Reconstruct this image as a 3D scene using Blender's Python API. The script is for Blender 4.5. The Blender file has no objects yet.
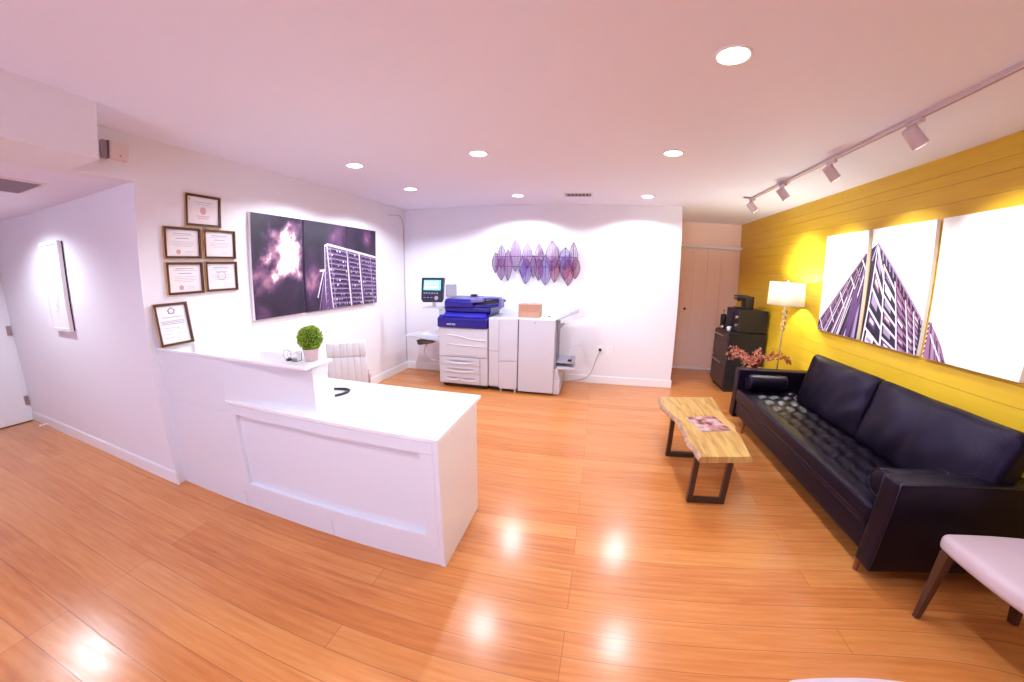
import bpy, bmesh, math, random
from mathutils import Vector, Matrix, noise
C = bpy.context.scene.collection
PI = math.pi
random.seed(7)

# ------------------------------------------------------------------ camera
yaw, pitch, roll = -0.22457, -0.18489, 0.01648
cyw, syw, cp, sp = math.cos(yaw), math.sin(yaw), math.cos(pitch), math.sin(pitch)
fwd = Vector((syw * cp, cyw * cp, sp)); rgt = Vector((cyw, -syw, 0)); up = rgt.cross(fwd)
r2 = rgt * math.cos(roll) + up * math.sin(roll)
u2 = -rgt * math.sin(roll) + up * math.cos(roll)
cam_data = bpy.data.cameras.new('camera')
cam = bpy.data.objects.new('camera', cam_data); C.objects.link(cam)
mw = Matrix.Identity(4)
for i in range(3):
    mw[i][0] = r2[i]; mw[i][1] = u2[i]; mw[i][2] = -fwd[i]
mw.translation = Vector((0, 0, 1.55))
cam.matrix_world = mw
bpy.context.scene.camera = cam
bpy.context.scene.render.engine = 'CYCLES'
cam_data.type = 'PANO'
cam_data.panorama_type = 'FISHEYE_LENS_POLYNOMIAL'
cam_data.sensor_fit = 'HORIZONTAL'
cam_data.sensor_width = 36.0
cam_data.sensor_height = 36.0 * 682 / 1024
cam_data.fisheye_fov = math.radians(175)
K1, K3 = 1.4131, -0.2778
cam_data.fisheye_polynomial_k0 = 0.0
cam_data.fisheye_polynomial_k1 = -K1 / 18.0
cam_data.fisheye_polynomial_k2 = 0.0
cam_data.fisheye_polynomial_k3 = -K3 / 18.0 ** 3
cam_data.fisheye_polynomial_k4 = 0.0
cam_data.clip_start = 0.02

# ------------------------------------------------------------------ world, exposure, light levels
w = bpy.data.worlds.new('world'); bpy.context.scene.world = w; w.use_nodes = True
w.node_tree.nodes['Background'].inputs[0].default_value = (0.62, 0.67, 1.0, 1)
w.node_tree.nodes['Background'].inputs[1].default_value = 9.5
vs = bpy.context.scene.view_settings
vs.view_transform = 'Standard'; vs.look = 'None'; vs.gamma = 1.0; vs.use_curve_mapping = False
vs.exposure = 0.31
CAN_W = 57.0          # each recessed downlight
TRACK_W = 42.0       # each track head
LAMP_W = 38.0         # floor lamp bulb
CAN_COL = (0.84, 0.91, 1.0)
TRACK_COL = (0.95, 1.0, 0.95)
cy = bpy.context.scene.cycles
cy.use_denoising = True
cy.max_bounces = 10; cy.diffuse_bounces = 6; cy.glossy_bounces = 4; cy.transmission_bounces = 6
cy.transparent_max_bounces = 12
cy.caustics_reflective = False; cy.caustics_refractive = False
cy.sample_clamp_indirect = 6.0

# ------------------------------------------------------------------ materials
MT = {}
def mat(name, col, rough=0.5, metal=0.0, var=0.04, scale=8.0, bump=0.0, bscale=60.0, emit=None, estr=0.0,
        coat=0.0, spec=0.5, trans=0.0, ior=1.45):
    m = bpy.data.materials.new(name); m.use_nodes = True
    nt = m.node_tree; N = nt.nodes; L = nt.links
    b = N['Principled BSDF']
    b.inputs['Roughness'].default_value = rough
    b.inputs['Metallic'].default_value = metal
    b.inputs['Specular IOR Level'].default_value = spec
    b.inputs['Coat Weight'].default_value = coat
    b.inputs['Coat Roughness'].default_value = 0.1
    b.inputs['Transmission Weight'].default_value = trans
    b.inputs['IOR'].default_value = ior
    tc = N.new('ShaderNodeTexCoord')
    nz = N.new('ShaderNodeTexNoise'); nz.inputs['Scale'].default_value = scale
    nz.inputs['Detail'].default_value = 3
    L.new(tc.outputs['Object'], nz.inputs['Vector'])
    mx = N.new('ShaderNodeMix'); mx.data_type = 'RGBA'
    mx.inputs['A'].default_value = tuple(min(1, c * (1 - var)) for c in col) + (1,)
    mx.inputs['B'].default_value = tuple(min(1, c * (1 + var)) for c in col) + (1,)
    L.new(nz.outputs['Fac'], mx.inputs['Factor'])
    L.new(mx.outputs['Result'], b.inputs['Base Color'])
    if bump:
        n2 = N.new('ShaderNodeTexNoise'); n2.inputs['Scale'].default_value = bscale
        n2.inputs['Detail'].default_value = 4
        L.new(tc.outputs['Object'], n2.inputs['Vector'])
        bp = N.new('ShaderNodeBump'); bp.inputs['Strength'].default_value = bump
        bp.inputs['Distance'].default_value = 0.01
        L.new(n2.outputs['Fac'], bp.inputs['Height']); L.new(bp.outputs['Normal'], b.inputs['Normal'])
    if emit:
        b.inputs['Emission Color'].default_value = tuple(emit) + (1,)
        b.inputs['Emission Strength'].default_value = estr
    MT[name] = m
    return m

mat('wall_paint', (0.785, 0.775, 0.84), 0.55, var=0.01, bump=0.05, bscale=90)
mat('ceiling_paint', (0.81, 0.81, 0.95), 0.7, var=0.01)
mat("alcove_paint", (0.90, 0.66, 0.56), 0.6, var=0.01)  # warm glow of the alcove put into its wall and door colour
mat('trim_white', (0.83, 0.84, 0.88), 0.3, var=0.01)
mat('door_white', (0.78, 0.80, 0.85), 0.35, var=0.01)
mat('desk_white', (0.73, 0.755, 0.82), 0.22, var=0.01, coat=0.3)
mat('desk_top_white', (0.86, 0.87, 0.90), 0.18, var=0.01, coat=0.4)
mat('dark_gap', (0.05, 0.03, 0.03), 0.8)
mat('hinge_metal', (0.45, 0.33, 0.34), 0.35, metal=0.8)
mat('frame_brown', (0.055, 0.014, 0.010), 0.45)
mat('frame_gold', (0.62, 0.36, 0.14), 0.4, metal=0.3)
mat('frame_white', (0.75, 0.72, 0.74), 0.4)
mat('frame_black', (0.02, 0.018, 0.02), 0.4)
mat('paper', (0.83, 0.80, 0.84), 0.25, coat=0.5)
mat('ink_grey', (0.36, 0.34, 0.46), 0.5)
mat('ink_dark', (0.10, 0.09, 0.16), 0.5)
mat('ink_pink', (0.62, 0.34, 0.42), 0.5)
mat('seal_orange', (0.60, 0.28, 0.18), 0.5)
mat('canvas_edge', (0.78, 0.74, 0.74), 0.7)
mat('canvas_dark', (0.045, 0.02, 0.06), 0.6)
mat('art_violet_dark', (0.014, 0.006, 0.028), 0.5)
mat('art_violet', (0.11, 0.05, 0.16), 0.5)
mat('art_lavender', (0.36, 0.26, 0.44), 0.5)
mat('art_white', (0.74, 0.68, 0.78), 0.5)
mat('art_pink', (0.30, 0.13, 0.24), 0.5)
mat('art_sky', (0.87, 0.87, 0.88), 0.45, var=0.02, scale=2)
mat('printer_white', (0.56, 0.55, 0.63), 0.45, var=0.01)
mat('printer_grey', (0.36, 0.34, 0.43), 0.5)
mat('printer_violet', (0.13, 0.10, 0.30), 0.4)
mat('printer_shadowline', (0.12, 0.09, 0.13), 0.6)
mat('printer_blue', (0.013, 0.007, 0.18), 0.3, var=0.05)
mat('printer_blue_light', (0.032, 0.026, 0.38), 0.3, var=0.05)
mat('black_plastic', (0.012, 0.011, 0.016), 0.35)
mat('screen_shell', (0.018, 0.017, 0.045), 0.35)
mat('screen_on', (0.1, 0.5, 0.6), 0.3, emit=(0.16, 0.75, 0.85), estr=0.9)
mat('screen_icon', (0.8, 0.9, 0.9), 0.3, emit=(0.45, 0.95, 1.0), estr=0.9)
mat('cardboard', (0.46, 0.24, 0.17), 0.75, bump=0.1)
mat('tape_brown', (0.42, 0.20, 0.12), 0.4)
mat('leather', (0.005, 0.003, 0.008), 0.30, var=0.25, scale=5, bump=0.25, bscale=140, spec=0.28)
mat('leather_piping', (0.012, 0.008, 0.014), 0.35)
mat('leg_wood', (0.24, 0.065, 0.028), 0.4, var=0.2)
mat('chair_leg_wood', (0.075, 0.026, 0.014), 0.35, var=0.2)
mat('chair_fabric', (0.54, 0.42, 0.48), 0.75, bump=0.2, bscale=400, var=0.02)
mat('white_vinyl', (0.73, 0.735, 0.80), 0.35)
mat('chrome', (0.75, 0.72, 0.74), 0.15, metal=1.0)
mat('steel_brown', (0.10, 0.06, 0.05), 0.4, metal=0.7)
mat('bark_edge', (0.36, 0.20, 0.13), 0.6, var=0.7, scale=22, bump=0.4, bscale=50)
mat('magazine_pink', (0.42, 0.19, 0.19), 0.3, var=0.35, scale=22)
mat('magazine_dark', (0.16, 0.06, 0.07), 0.3)
mat('magazine_pale', (0.56, 0.38, 0.38), 0.3)
mat('magazine_paper', (0.75, 0.62, 0.6), 0.4)
mat('steel_front', (0.11, 0.085, 0.085), 0.35, metal=0.7, var=0.1)
mat('crystal', (0.95, 0.93, 0.95), 0.03, trans=0.9, ior=1.5)
mat('clear_acrylic', (0.95, 0.95, 0.97), 0.03, trans=0.95, ior=1.45)
mat('pot_blush', (0.55, 0.42, 0.42), 0.6, var=0.08)
mat('boxwood_green', (0.16, 0.30, 0.015), 0.6, var=0.4, scale=60)
mat('boxwood_light', (0.36, 0.52, 0.03), 0.6, var=0.3, scale=60)
mat('boxwood_dark', (0.03, 0.07, 0.01), 0.7)
mat('berry_red', (0.36, 0.05, 0.03), 0.45, var=0.3, scale=30)
mat('petal_coral', (0.66, 0.28, 0.19), 0.55, var=0.3, scale=30)
mat('twig_brown', (0.14, 0.06, 0.03), 0.7)
mat('leaf_olive', (0.10, 0.12, 0.04), 0.6)
mat('basket', (0.30, 0.15, 0.06), 0.7, bump=0.4)
mat('table_dark', (0.03, 0.02, 0.02), 0.4)
mat('track_white', (0.62, 0.51, 0.54), 0.4)
mat('vent_grey', (0.30, 0.22, 0.27), 0.6)
mat('vent_frame', (0.78, 0.70, 0.76), 0.5)
mat('detector_white', (0.74, 0.62, 0.62), 0.5)
mat('light_lens', (1, 1, 1), 0.4, emit=(1.0, 0.98, 1.0), estr=5.0)
mat('track_lens', (1, 1, 1), 0.4, emit=(1.0, 0.95, 0.88), estr=5.0)
mat('leaf_rim', (0.045, 0.012, 0.06), 0.5)
mat('cable_grey', (0.42, 0.34, 0.38), 0.6)
mat('cable_dark', (0.06, 0.04, 0.06), 0.6)
mat('outlet_white', (0.85, 0.84, 0.86), 0.4)
mat('knob_dark', (0.12, 0.06, 0.05), 0.3, metal=0.8)
mat('gasket', (0.02, 0.015, 0.02), 0.6)

for k_ in ('leather', 'leather_piping'):
    MT[k_].node_tree.nodes['Principled BSDF'].inputs['Specular Tint'].default_value = (0.72, 0.55, 1.0, 1)

def nodes_of(name, rough=0.5):
    m = bpy.data.materials.new(name); m.use_nodes = True; MT[name] = m
    return m, m.node_tree.nodes, m.node_tree.links, m.node_tree.nodes['Principled BSDF']

def ramp(N, stops):
    r = N.new('ShaderNodeValToRGB')
    e = r.color_ramp.elements
    while len(e) < len(stops): e.new(0.5)
    for k, (p, c) in enumerate(stops):
        e[k].position = p; e[k].color = tuple(c) + (1,)
    return r

def mathn(N, L, op, a, b=None, c=None):
    n = N.new('ShaderNodeMath'); n.operation = op
    for k, v in enumerate((a, b, c)):
        if v is None: continue
        if isinstance(v, (int, float)): n.inputs[k].default_value = v
        else: L.new(v, n.inputs[k])
    return n.outputs[0]

def floor_mat():
    m, N, L, b = nodes_of('bamboo_floor')
    tc = N.new('ShaderNodeTexCoord')
    br = N.new('ShaderNodeTexBrick')
    br.offset = 0.43; br.offset_frequency = 3; br.squash = 1.0
    br.inputs['Scale'].default_value = 1.0
    br.inputs['Brick Width'].default_value = 2.3
    br.inputs['Row Height'].default_value = 0.13
    br.inputs['Mortar Size'].default_value = 0.0014
    br.inputs['Mortar Smooth'].default_value = 0.2
    br.inputs['Color1'].default_value = (0, 0, 0, 1); br.inputs['Color2'].default_value = (1, 1, 1, 1)
    br.inputs['Mortar'].default_value = (0.5, 0.5, 0.5, 1)
    L.new(tc.outputs['Object'], br.inputs['Vector'])
    mp = N.new('ShaderNodeMapping'); mp.inputs['Scale'].default_value = (0.9, 15, 1)
    L.new(tc.outputs['Object'], mp.inputs['Vector'])
    g = N.new('ShaderNodeTexNoise'); g.inputs['Scale'].default_value = 3.0; g.inputs['Detail'].default_value = 6
    g.inputs['Distortion'].default_value = 0.3
    L.new(mp.outputs['Vector'], g.inputs['Vector'])
    mp2 = N.new('ShaderNodeMapping'); mp2.inputs['Scale'].default_value = (3, 120, 1)
    L.new(tc.outputs['Object'], mp2.inputs['Vector'])
    g2 = N.new('ShaderNodeTexNoise'); g2.inputs['Scale'].default_value = 4.0; g2.inputs['Detail'].default_value = 4
    L.new(mp2.outputs['Vector'], g2.inputs['Vector'])
    s = mathn(N, L, 'MULTIPLY', g.outputs['Fac'], 0.62)
    s = mathn(N, L, 'MULTIPLY_ADD', g2.outputs['Fac'], 0.22, s)
    bw = N.new('ShaderNodeRGBToBW'); L.new(br.outputs['Color'], bw.inputs[0])
    s = mathn(N, L, 'MULTIPLY_ADD', bw.outputs[0], 0.22, s)
    r = ramp(N, [(0.24, (0.40, 0.115, 0.028)), (0.44, (0.53, 0.176, 0.044)), (0.62, (0.60, 0.232, 0.066)), (0.84, (0.66, 0.30, 0.10))])
    L.new(s, r.inputs[0])
    mx = N.new('ShaderNodeMix'); mx.data_type = 'RGBA'
    L.new(br.outputs['Fac'], mx.inputs['Factor']); L.new(r.outputs[0], mx.inputs['A'])
    mx.inputs['B'].default_value = (0.26, 0.09, 0.035, 1)
    L.new(mx.outputs['Result'], b.inputs['Base Color'])
    rr = mathn(N, L, 'MULTIPLY_ADD', g.outputs['Fac'], 0.12, 0.16)
    L.new(rr, b.inputs['Roughness'])
    bp = N.new('ShaderNodeBump'); bp.inputs['Strength'].default_value = 0.10; bp.inputs['Distance'].default_value = 0.004
    inv = mathn(N, L, 'SUBTRACT', g.outputs['Fac'], br.outputs['Fac'])
    L.new(inv, bp.inputs['Height']); L.new(bp.outputs['Normal'], b.inputs['Normal'])
    b.inputs['Coat Weight'].default_value = 0.30; b.inputs['Coat Roughness'].default_value = 0.30; b.inputs['Specular IOR Level'].default_value = 0.32
floor_mat()

def slab_mat():
    m, N, L, b = nodes_of('slab_wood')
    tc = N.new('ShaderNodeTexCoord')
    mp = N.new('ShaderNodeMapping'); mp.inputs['Scale'].default_value = (9, 1.1, 1)
    L.new(tc.outputs['Object'], mp.inputs['Vector'])
    g = N.new('ShaderNodeTexNoise'); g.inputs['Scale'].default_value = 2.5; g.inputs['Detail'].default_value = 6
    g.inputs['Distortion'].default_value = 1.2
    L.new(mp.outputs['Vector'], g.inputs['Vector'])
    r = ramp(N, [(0.30, (0.34, 0.16, 0.05)), (0.48, (0.50, 0.29, 0.09)), (0.62, (0.57, 0.37, 0.13)), (0.8, (0.44, 0.24, 0.07))])
    L.new(g.outputs['Fac'], r.inputs[0]); L.new(r.outputs[0], b.inputs['Base Color'])
    b.inputs['Roughness'].default_value = 0.35
slab_mat()

def shiplap_mat():
    m, N, L, b = nodes_of('yellow_shiplap')
    tc = N.new('ShaderNodeTexCoord')
    mp = N.new('ShaderNodeMapping'); mp.inputs['Scale'].default_value = (1, 0.8, 14)
    L.new(tc.outputs['Object'], mp.inputs['Vector'])
    g = N.new('ShaderNodeTexNoise'); g.inputs['Scale'].default_value = 2.0; g.inputs['Detail'].default_value = 4
    L.new(mp.outputs['Vector'], g.inputs['Vector'])
    r = ramp(N, [(0.3, (0.61, 0.365, 0.016)), (0.7, (0.66, 0.41, 0.024))])
    L.new(g.outputs['Fac'], r.inputs[0]); L.new(r.outputs[0], b.inputs['Base Color'])
    b.inputs['Roughness'].default_value = 0.38
    mat('shiplap_gap', (0.36, 0.22, 0.015), 0.7)
shiplap_mat()

def cloud_mat(name, burst):
    # printed cloudscape; burst = list of (y, z, ry, rz, strength) bright cloud masses in the print
    m, N, L, b = nodes_of(name)
    geo = N.new('ShaderNodeNewGeometry')
    g = N.new('ShaderNodeTexNoise'); g.inputs['Scale'].default_value = 2.6; g.inputs['Detail'].default_value = 7
    g.inputs['Distortion'].default_value = 0.6
    L.new(geo.outputs['Position'], g.inputs['Vector'])
    g2 = N.new('ShaderNodeTexNoise'); g2.inputs['Scale'].default_value = 6.0; g2.inputs['Detail'].default_value = 6
    L.new(geo.outputs['Position'], g2.inputs['Vector'])
    sep = N.new('ShaderNodeSeparateXYZ'); L.new(geo.outputs['Position'], sep.inputs[0])
    v = mathn(N, L, 'MULTIPLY_ADD', g.outputs['Fac'], 1.5, -0.55)
    for (y0, z0, ry, rz, st) in burst:
        dy = mathn(N, L, 'MULTIPLY', mathn(N, L, 'SUBTRACT', sep.outputs[1], y0), 1 / ry)
        dz = mathn(N, L, 'MULTIPLY', mathn(N, L, 'SUBTRACT', sep.outputs[2], z0), 1 / rz)
        d = mathn(N, L, 'ADD', mathn(N, L, 'MULTIPLY', dy, dy), mathn(N, L, 'MULTIPLY', dz, dz))
        d = mathn(N, L, 'SQRT', d)
        d = mathn(N, L, 'ADD', d, mathn(N, L, 'MULTIPLY_ADD', g2.outputs['Fac'], 1.6, -0.8))
        f = mathn(N, L, 'MAXIMUM', mathn(N, L, 'SUBTRACT', 1.0, d), 0.0)
        v = mathn(N, L, 'MULTIPLY_ADD', f, st, v)
    r = ramp(N, [(0.08, (0.012, 0.005, 0.022)), (0.32, (0.035, 0.012, 0.048)), (0.52, (0.12, 0.045, 0.12)), (0.74, (0.36, 0.17, 0.24)), (1.0, (0.88, 0.80, 0.86))])
    L.new(v, r.inputs[0]); L.new(r.outputs[0], b.inputs['Base Color'])
    b.inputs['Roughness'].default_value = 0.5
cloud_mat('cloud_burst', [(2.72, 1.78, 0.32, 0.30, 1.3), (2.50, 1.52, 0.26, 0.22, 0.75), (2.83, 1.98, 0.16, 0.16, 0.8)])
cloud_mat('cloud_mid', [(3.12, 1.45, 0.22, 0.28, 0.35), (3.45, 2.0, 0.25, 0.16, 0.28)])
cloud_mat('cloud_right', [(4.12, 1.98, 0.16, 0.2, 0.55)])

def membrane_mat():
    for nm, col, a in (('leaf_membrane', (0.24, 0.075, 0.28), 0.52), ('leaf_membrane_blue', (0.19, 0.10, 0.42), 0.52),
                       ('leaf_membrane_rose', (0.36, 0.08, 0.20), 0.56)):
        m, N, L, b = nodes_of(nm)
        tc = N.new('ShaderNodeTexCoord')
        wv = N.new('ShaderNodeTexWave'); wv.inputs['Scale'].default_value = 22; wv.bands_direction = 'X'
        L.new(tc.outputs['Object'], wv.inputs['Vector'])
        al = mathn(N, L, 'MULTIPLY_ADD', wv.outputs['Fac'], 0.35, a - 0.2)
        b.inputs['Base Color'].default_value = col + (1,); b.inputs['Roughness'].default_value = 0.5
        L.new(al, b.inputs['Alpha'])
membrane_mat()

def shade_mat():
    m, N, L, b = nodes_of('lamp_shade_cloth')
    N.remove(b)
    out = N['Material Output']
    d = N.new('ShaderNodeBsdfDiffuse'); d.inputs[0].default_value = (0.9, 0.87, 0.8, 1)
    t = N.new('ShaderNodeBsdfTranslucent'); t.inputs[0].default_value = (0.95, 0.9, 0.8, 1)
    nz = N.new('ShaderNodeTexNoise'); nz.inputs['Scale'].default_value = 200
    f = mathn(N, L, 'MULTIPLY_ADD', nz.outputs['Fac'], 0.1, 0.5)
    mx = N.new('ShaderNodeMixShader'); L.new(f, mx.inputs[0]); L.new(d.outputs[0], mx.inputs[1]); L.new(t.outputs[0], mx.inputs[2])
    L.new(mx.outputs[0], out.inputs[0])
shade_mat()

# ------------------------------------------------------------------ mesh builder
def wl(o):
    v = Vector((0, 0, 0))
    while o is not None:
        v = v + o.location; o = o.parent
    return v

class MB:
    def __init__(s): s.v = []; s.f = []; s.m = []; s.sm = []
    def add(s, vs, fs, mi=0, smooth=False):
        o = len(s.v); s.v += [tuple(p) for p in vs]
        for f in fs:
            s.f.append(tuple(i + o for i in f)); s.m.append(mi); s.sm.append(smooth)
        return s
    def box(s, x0, x1, y0, y1, z0, z1, mi=0):
        x0, x1 = sorted((x0, x1)); y0, y1 = sorted((y0, y1)); z0, z1 = sorted((z0, z1))
        v = [(x0, y0, z0), (x1, y0, z0), (x1, y1, z0), (x0, y1, z0), (x0, y0, z1), (x1, y0, z1), (x1, y1, z1), (x0, y1, z1)]
        return s.add(v, [(0, 3, 2, 1), (4, 5, 6, 7), (0, 1, 5, 4), (1, 2, 6, 5), (2, 3, 7, 6), (3, 0, 4, 7)], mi)
    def hexa(s, b, t, mi=0):      # 4 bottom points, 4 top points
        return s.add(list(b) + list(t), [(0, 3, 2, 1), (4, 5, 6, 7), (0, 1, 5, 4), (1, 2, 6, 5), (2, 3, 7, 6), (3, 0, 4, 7)], mi)
    def rbox(s, c, size, r, n=4, mi=0, fn=None, M=None, res=1, smooth=True):
        # rounded box: subdivided cube clamped to an inner box and pushed out by r; fn(local unit, point) -> point
        hx, hy, hz = size[0] / 2, size[1] / 2, size[2] / 2
        r = min(r, hx, hy, hz)
        def coords(h, extra):
            a = [-(h) + r * (1 - math.cos(k / n * PI / 2)) for k in range(n + 1)]
            mid = [(-h + r) + (2 * h - 2 * r) * k / (extra + 1) for k in range(1, extra + 1)]
            return a + mid + [-q for q in reversed(a)]
        ex = [max(0, int(res * q / 0.06)) if res > 1 else 0 for q in (hx, hy, hz)]
        X, Y, Z = coords(hx, ex[0]), coords(hy, ex[1]), coords(hz, ex[2])
        idx = {}; vs = []; fs = []
        def vid(i, j, k):
            key = (i, j, k)
            if key in idx: return idx[key]
            p = Vector((X[i], Y[j], Z[k]))
            q = Vector((max(-hx + r, min(hx - r, p.x)), max(-hy + r, min(hy - r, p.y)), max(-hz + r, min(hz - r, p.z))))
            d = p - q
            if d.length > 1e-9: p = q + d.normalized() * r
            u = Vector((p.x / hx, p.y / hy, p.z / hz))
            if fn: p = fn(u, p)
            if M is not None: p = M @ p
            idx[key] = len(vs); vs.append((p.x + c[0], p.y + c[1], p.z + c[2])); return idx[key]
        a, b, d = len(X) - 1, len(Y) - 1, len(Z) - 1
        for i in range(a):
            for j in range(b):
                fs.append((vid(i, j, 0), vid(i, j + 1, 0), vid(i + 1, j + 1, 0), vid(i + 1, j, 0)))
                fs.append((vid(i, j, d), vid(i + 1, j, d), vid(i + 1, j + 1, d), vid(i, j + 1, d)))
        for i in range(a):
            for k in range(d):
                fs.append((vid(i, 0, k), vid(i + 1, 0, k), vid(i + 1, 0, k + 1), vid(i, 0, k + 1)))
                fs.append((vid(i, b, k), vid(i, b, k + 1), vid(i + 1, b, k + 1), vid(i + 1, b, k)))
        for j in range(b):
            for k in range(d):
                fs.append((vid(0, j, k), vid(0, j, k + 1), vid(0, j + 1, k + 1), vid(0, j + 1, k)))
                fs.append((vid(a, j, k), vid(a, j + 1, k), vid(a, j + 1, k + 1), vid(a, j, k + 1)))
        return s.add(vs, fs, mi, smooth)
    def cyl(s, p0, p1, r0, r1=None, n=20, mi=0, cap=True, smooth=True):
        r1 = r0 if r1 is None else r1
        p0 = Vector(p0); p1 = Vector(p1); d = (p1 - p0).normalized()
        a = d.orthogonal().normalized(); b = d.cross(a)
        vs = []
        for p, r in ((p0, r0), (p1, r1)):
            for k in range(n):
                t = 2 * PI * k / n; vs.append(p + a * (r * math.cos(t)) + b * (r * math.sin(t)))
        s.add(vs, [(k, (k + 1) % n, n + (k + 1) % n, n + k) for k in range(n)], mi, smooth)
        if cap:
            s.add(vs, [tuple(reversed(range(n))), tuple(range(n, 2 * n))], mi, False)
        return s
    def bar(s, p0, p1, w, h, mi=0, upv=(0, 0, 1)):
        p0 = Vector(p0); p1 = Vector(p1); d = (p1 - p0).normalized(); upv = Vector(upv)
        if abs(d.dot(upv)) > 0.98: upv = Vector((0, 1, 0))
        a = d.cross(upv).normalized() * (w / 2); b = a.cross(d).normalized() * (h / 2)
        f = [p0 - a - b, p0 + a - b, p0 + a + b, p0 - a + b]; g = [q + (p1 - p0) for q in f]
        return s.add(f + g, [(0, 3, 2, 1), (4, 5, 6, 7), (0, 1, 5, 4), (1, 2, 6, 5), (2, 3, 7, 6), (3, 0, 4, 7)], mi)
    def tube(s, pts, r, n=8, mi=0, smooth=True):
        pts = [Vector(p) for p in pts]; rings = []; vs = []
        a = None
        for k, p in enumerate(pts):
            d = (pts[min(k + 1, len(pts) - 1)] - pts[max(k - 1, 0)]).normalized()
            a = d.orthogonal().normalized() if a is None else (a - d * a.dot(d)).normalized()
            b = d.cross(a); rr = r[k] if isinstance(r, (list, tuple)) else r
            for q in range(n):
                t = 2 * PI * q / n; vs.append(p + a * (rr * math.cos(t)) + b * (rr * math.sin(t)))
        fs = []
        for k in range(len(pts) - 1):
            for q in range(n):
                fs.append((k * n + q, k * n + (q + 1) % n, (k + 1) * n + (q + 1) % n, (k + 1) * n + q))
        fs += [tuple(reversed(range(n))), tuple(range((len(pts) - 1) * n, len(pts) * n))]
        return s.add(vs, fs, mi, smooth)
    def lathe(s, prof, c, n=28, mi=0, smooth=True):     # prof: (radius, z)
        vs = []
        for r, z in prof:
            for k in range(n):
                t = 2 * PI * k / n; vs.append((c[0] + r * math.cos(t), c[1] + r * math.sin(t), c[2] + z))
        fs = []
        for j in range(len(prof) - 1):
            for k in range(n):
                fs.append((j * n + k, j * n + (k + 1) % n, (j + 1) * n + (k + 1) % n, (j + 1) * n + k))
        fs += [tuple(reversed(range(n))), tuple(range((len(prof) - 1) * n, len(prof) * n))]
        return s.add(vs, fs, mi, smooth)
    def sphere(s, c, r, n=12, mi=0, sc=(1, 1, 1)):
        vs = [(c[0], c[1], c[2] - r * sc[2])]; m = n // 2
        for j in range(1, m):
            ph = -PI / 2 + PI * j / m
            for k in range(n):
                t = 2 * PI * k / n
                vs.append((c[0] + r * sc[0] * math.cos(ph) * math.cos(t), c[1] + r * sc[1] * math.cos(ph) * math.sin(t), c[2] + r * sc[2] * math.sin(ph)))
        vs.append((c[0], c[1], c[2] + r * sc[2])); top = len(vs) - 1
        fs = [(0, 1 + (k + 1) % n, 1 + k) for k in range(n)]
        for j in range(m - 2):
            for k in range(n):
                a = 1 + j * n; fs.append((a + k, a + (k + 1) % n, a + n + (k + 1) % n, a + n + k))
        a = 1 + (m - 2) * n
        fs += [(a + k, a + (k + 1) % n, top) for k in range(n)]
        return s.add(vs, fs, mi, True)
    def prism(s, poly, ax, lo, hi, mi=0):       # poly of 2-D points, extruded along axis ax
        n = len(poly)
        area = sum(poly[i][0] * poly[(i + 1) % n][1] - poly[(i + 1) % n][0] * poly[i][1] for i in range(n))
        if (area < 0) != (ax == 'y'): poly = list(reversed(poly))
        def P(q, t):
            return (t, q[0], q[1]) if ax == 'x' else ((q[0], t, q[1]) if ax == 'y' else (q[0], q[1], t))
        vs = [P(q, lo) for q in poly] + [P(q, hi) for q in poly]
        fs = [tuple(reversed(range(n))), tuple(range(n, 2 * n))]
        fs += [(k, (k + 1) % n, n + (k + 1) % n, n + k) for k in range(n)]
        return s.add(vs, fs, mi)
    def build(s, name, mats, parent=None, bevel=0.0, origin=None):
        me = bpy.data.meshes.new(name)
        if isinstance(mats, str): mats = [mats]
        if parent is not None: o0 = wl(parent)
        elif origin is not None: o0 = Vector(origin)
        else:
            xs = [p[0] for p in s.v]; ys = [p[1] for p in s.v]; zs = [p[2] for p in s.v]
            o0 = Vector(((min(xs) + max(xs)) / 2, (min(ys) + max(ys)) / 2, min(zs)))
        me.from_pydata([(p[0] - o0.x, p[1] - o0.y, p[2] - o0.z) for p in s.v], [], s.f)
        for k in mats: me.materials.append(MT[k])
        me.polygons.foreach_set('material_index', s.m)
        me.polygons.foreach_set('use_smooth', s.sm)
        bm = bmesh.new(); bm.from_mesh(me); bmesh.ops.recalc_face_normals(bm, faces=bm.faces); bm.to_mesh(me); bm.free()
        o = bpy.data.objects.new(name, me); C.objects.link(o)
        if parent is not None: o.parent = parent
        else: o.location = o0
        if bevel:
            b = o.modifiers.new('bevel', 'BEVEL'); b.width = bevel; b.segments = 2; b.limit_method = 'ANGLE'
            b.angle_limit = math.radians(40)
        return o

def tag(o, label=None, cat=None, group=None, kind=None):
    if label: o['label'] = label
    if cat: o['category'] = cat
    if group: o['group'] = group
    if kind: o['kind'] = kind
    return o
def thing(name, label, cat, loc, group=None, rz=0.0):
    o = bpy.data.objects.new(name, None); C.objects.link(o); o.location = loc
    o.rotation_euler = (0, 0, rz); o.empty_display_size = 0.1
    return tag(o, label, cat, group)
def turn(o, rz): o.rotation_euler = (0, 0, rz)
def copy_tree(o, parent=None):
    c = o.copy(); C.objects.link(c)
    if parent is not None: c.parent = parent
    for ch in list(o.children): copy_tree(ch, c)
    return c
def struct(name, mb, m, bevel=0.0, origin=None, parent=None):
    o = mb.build(name, m, parent, bevel, origin)
    if parent is None: o['kind'] = 'structure'
    return o

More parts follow.
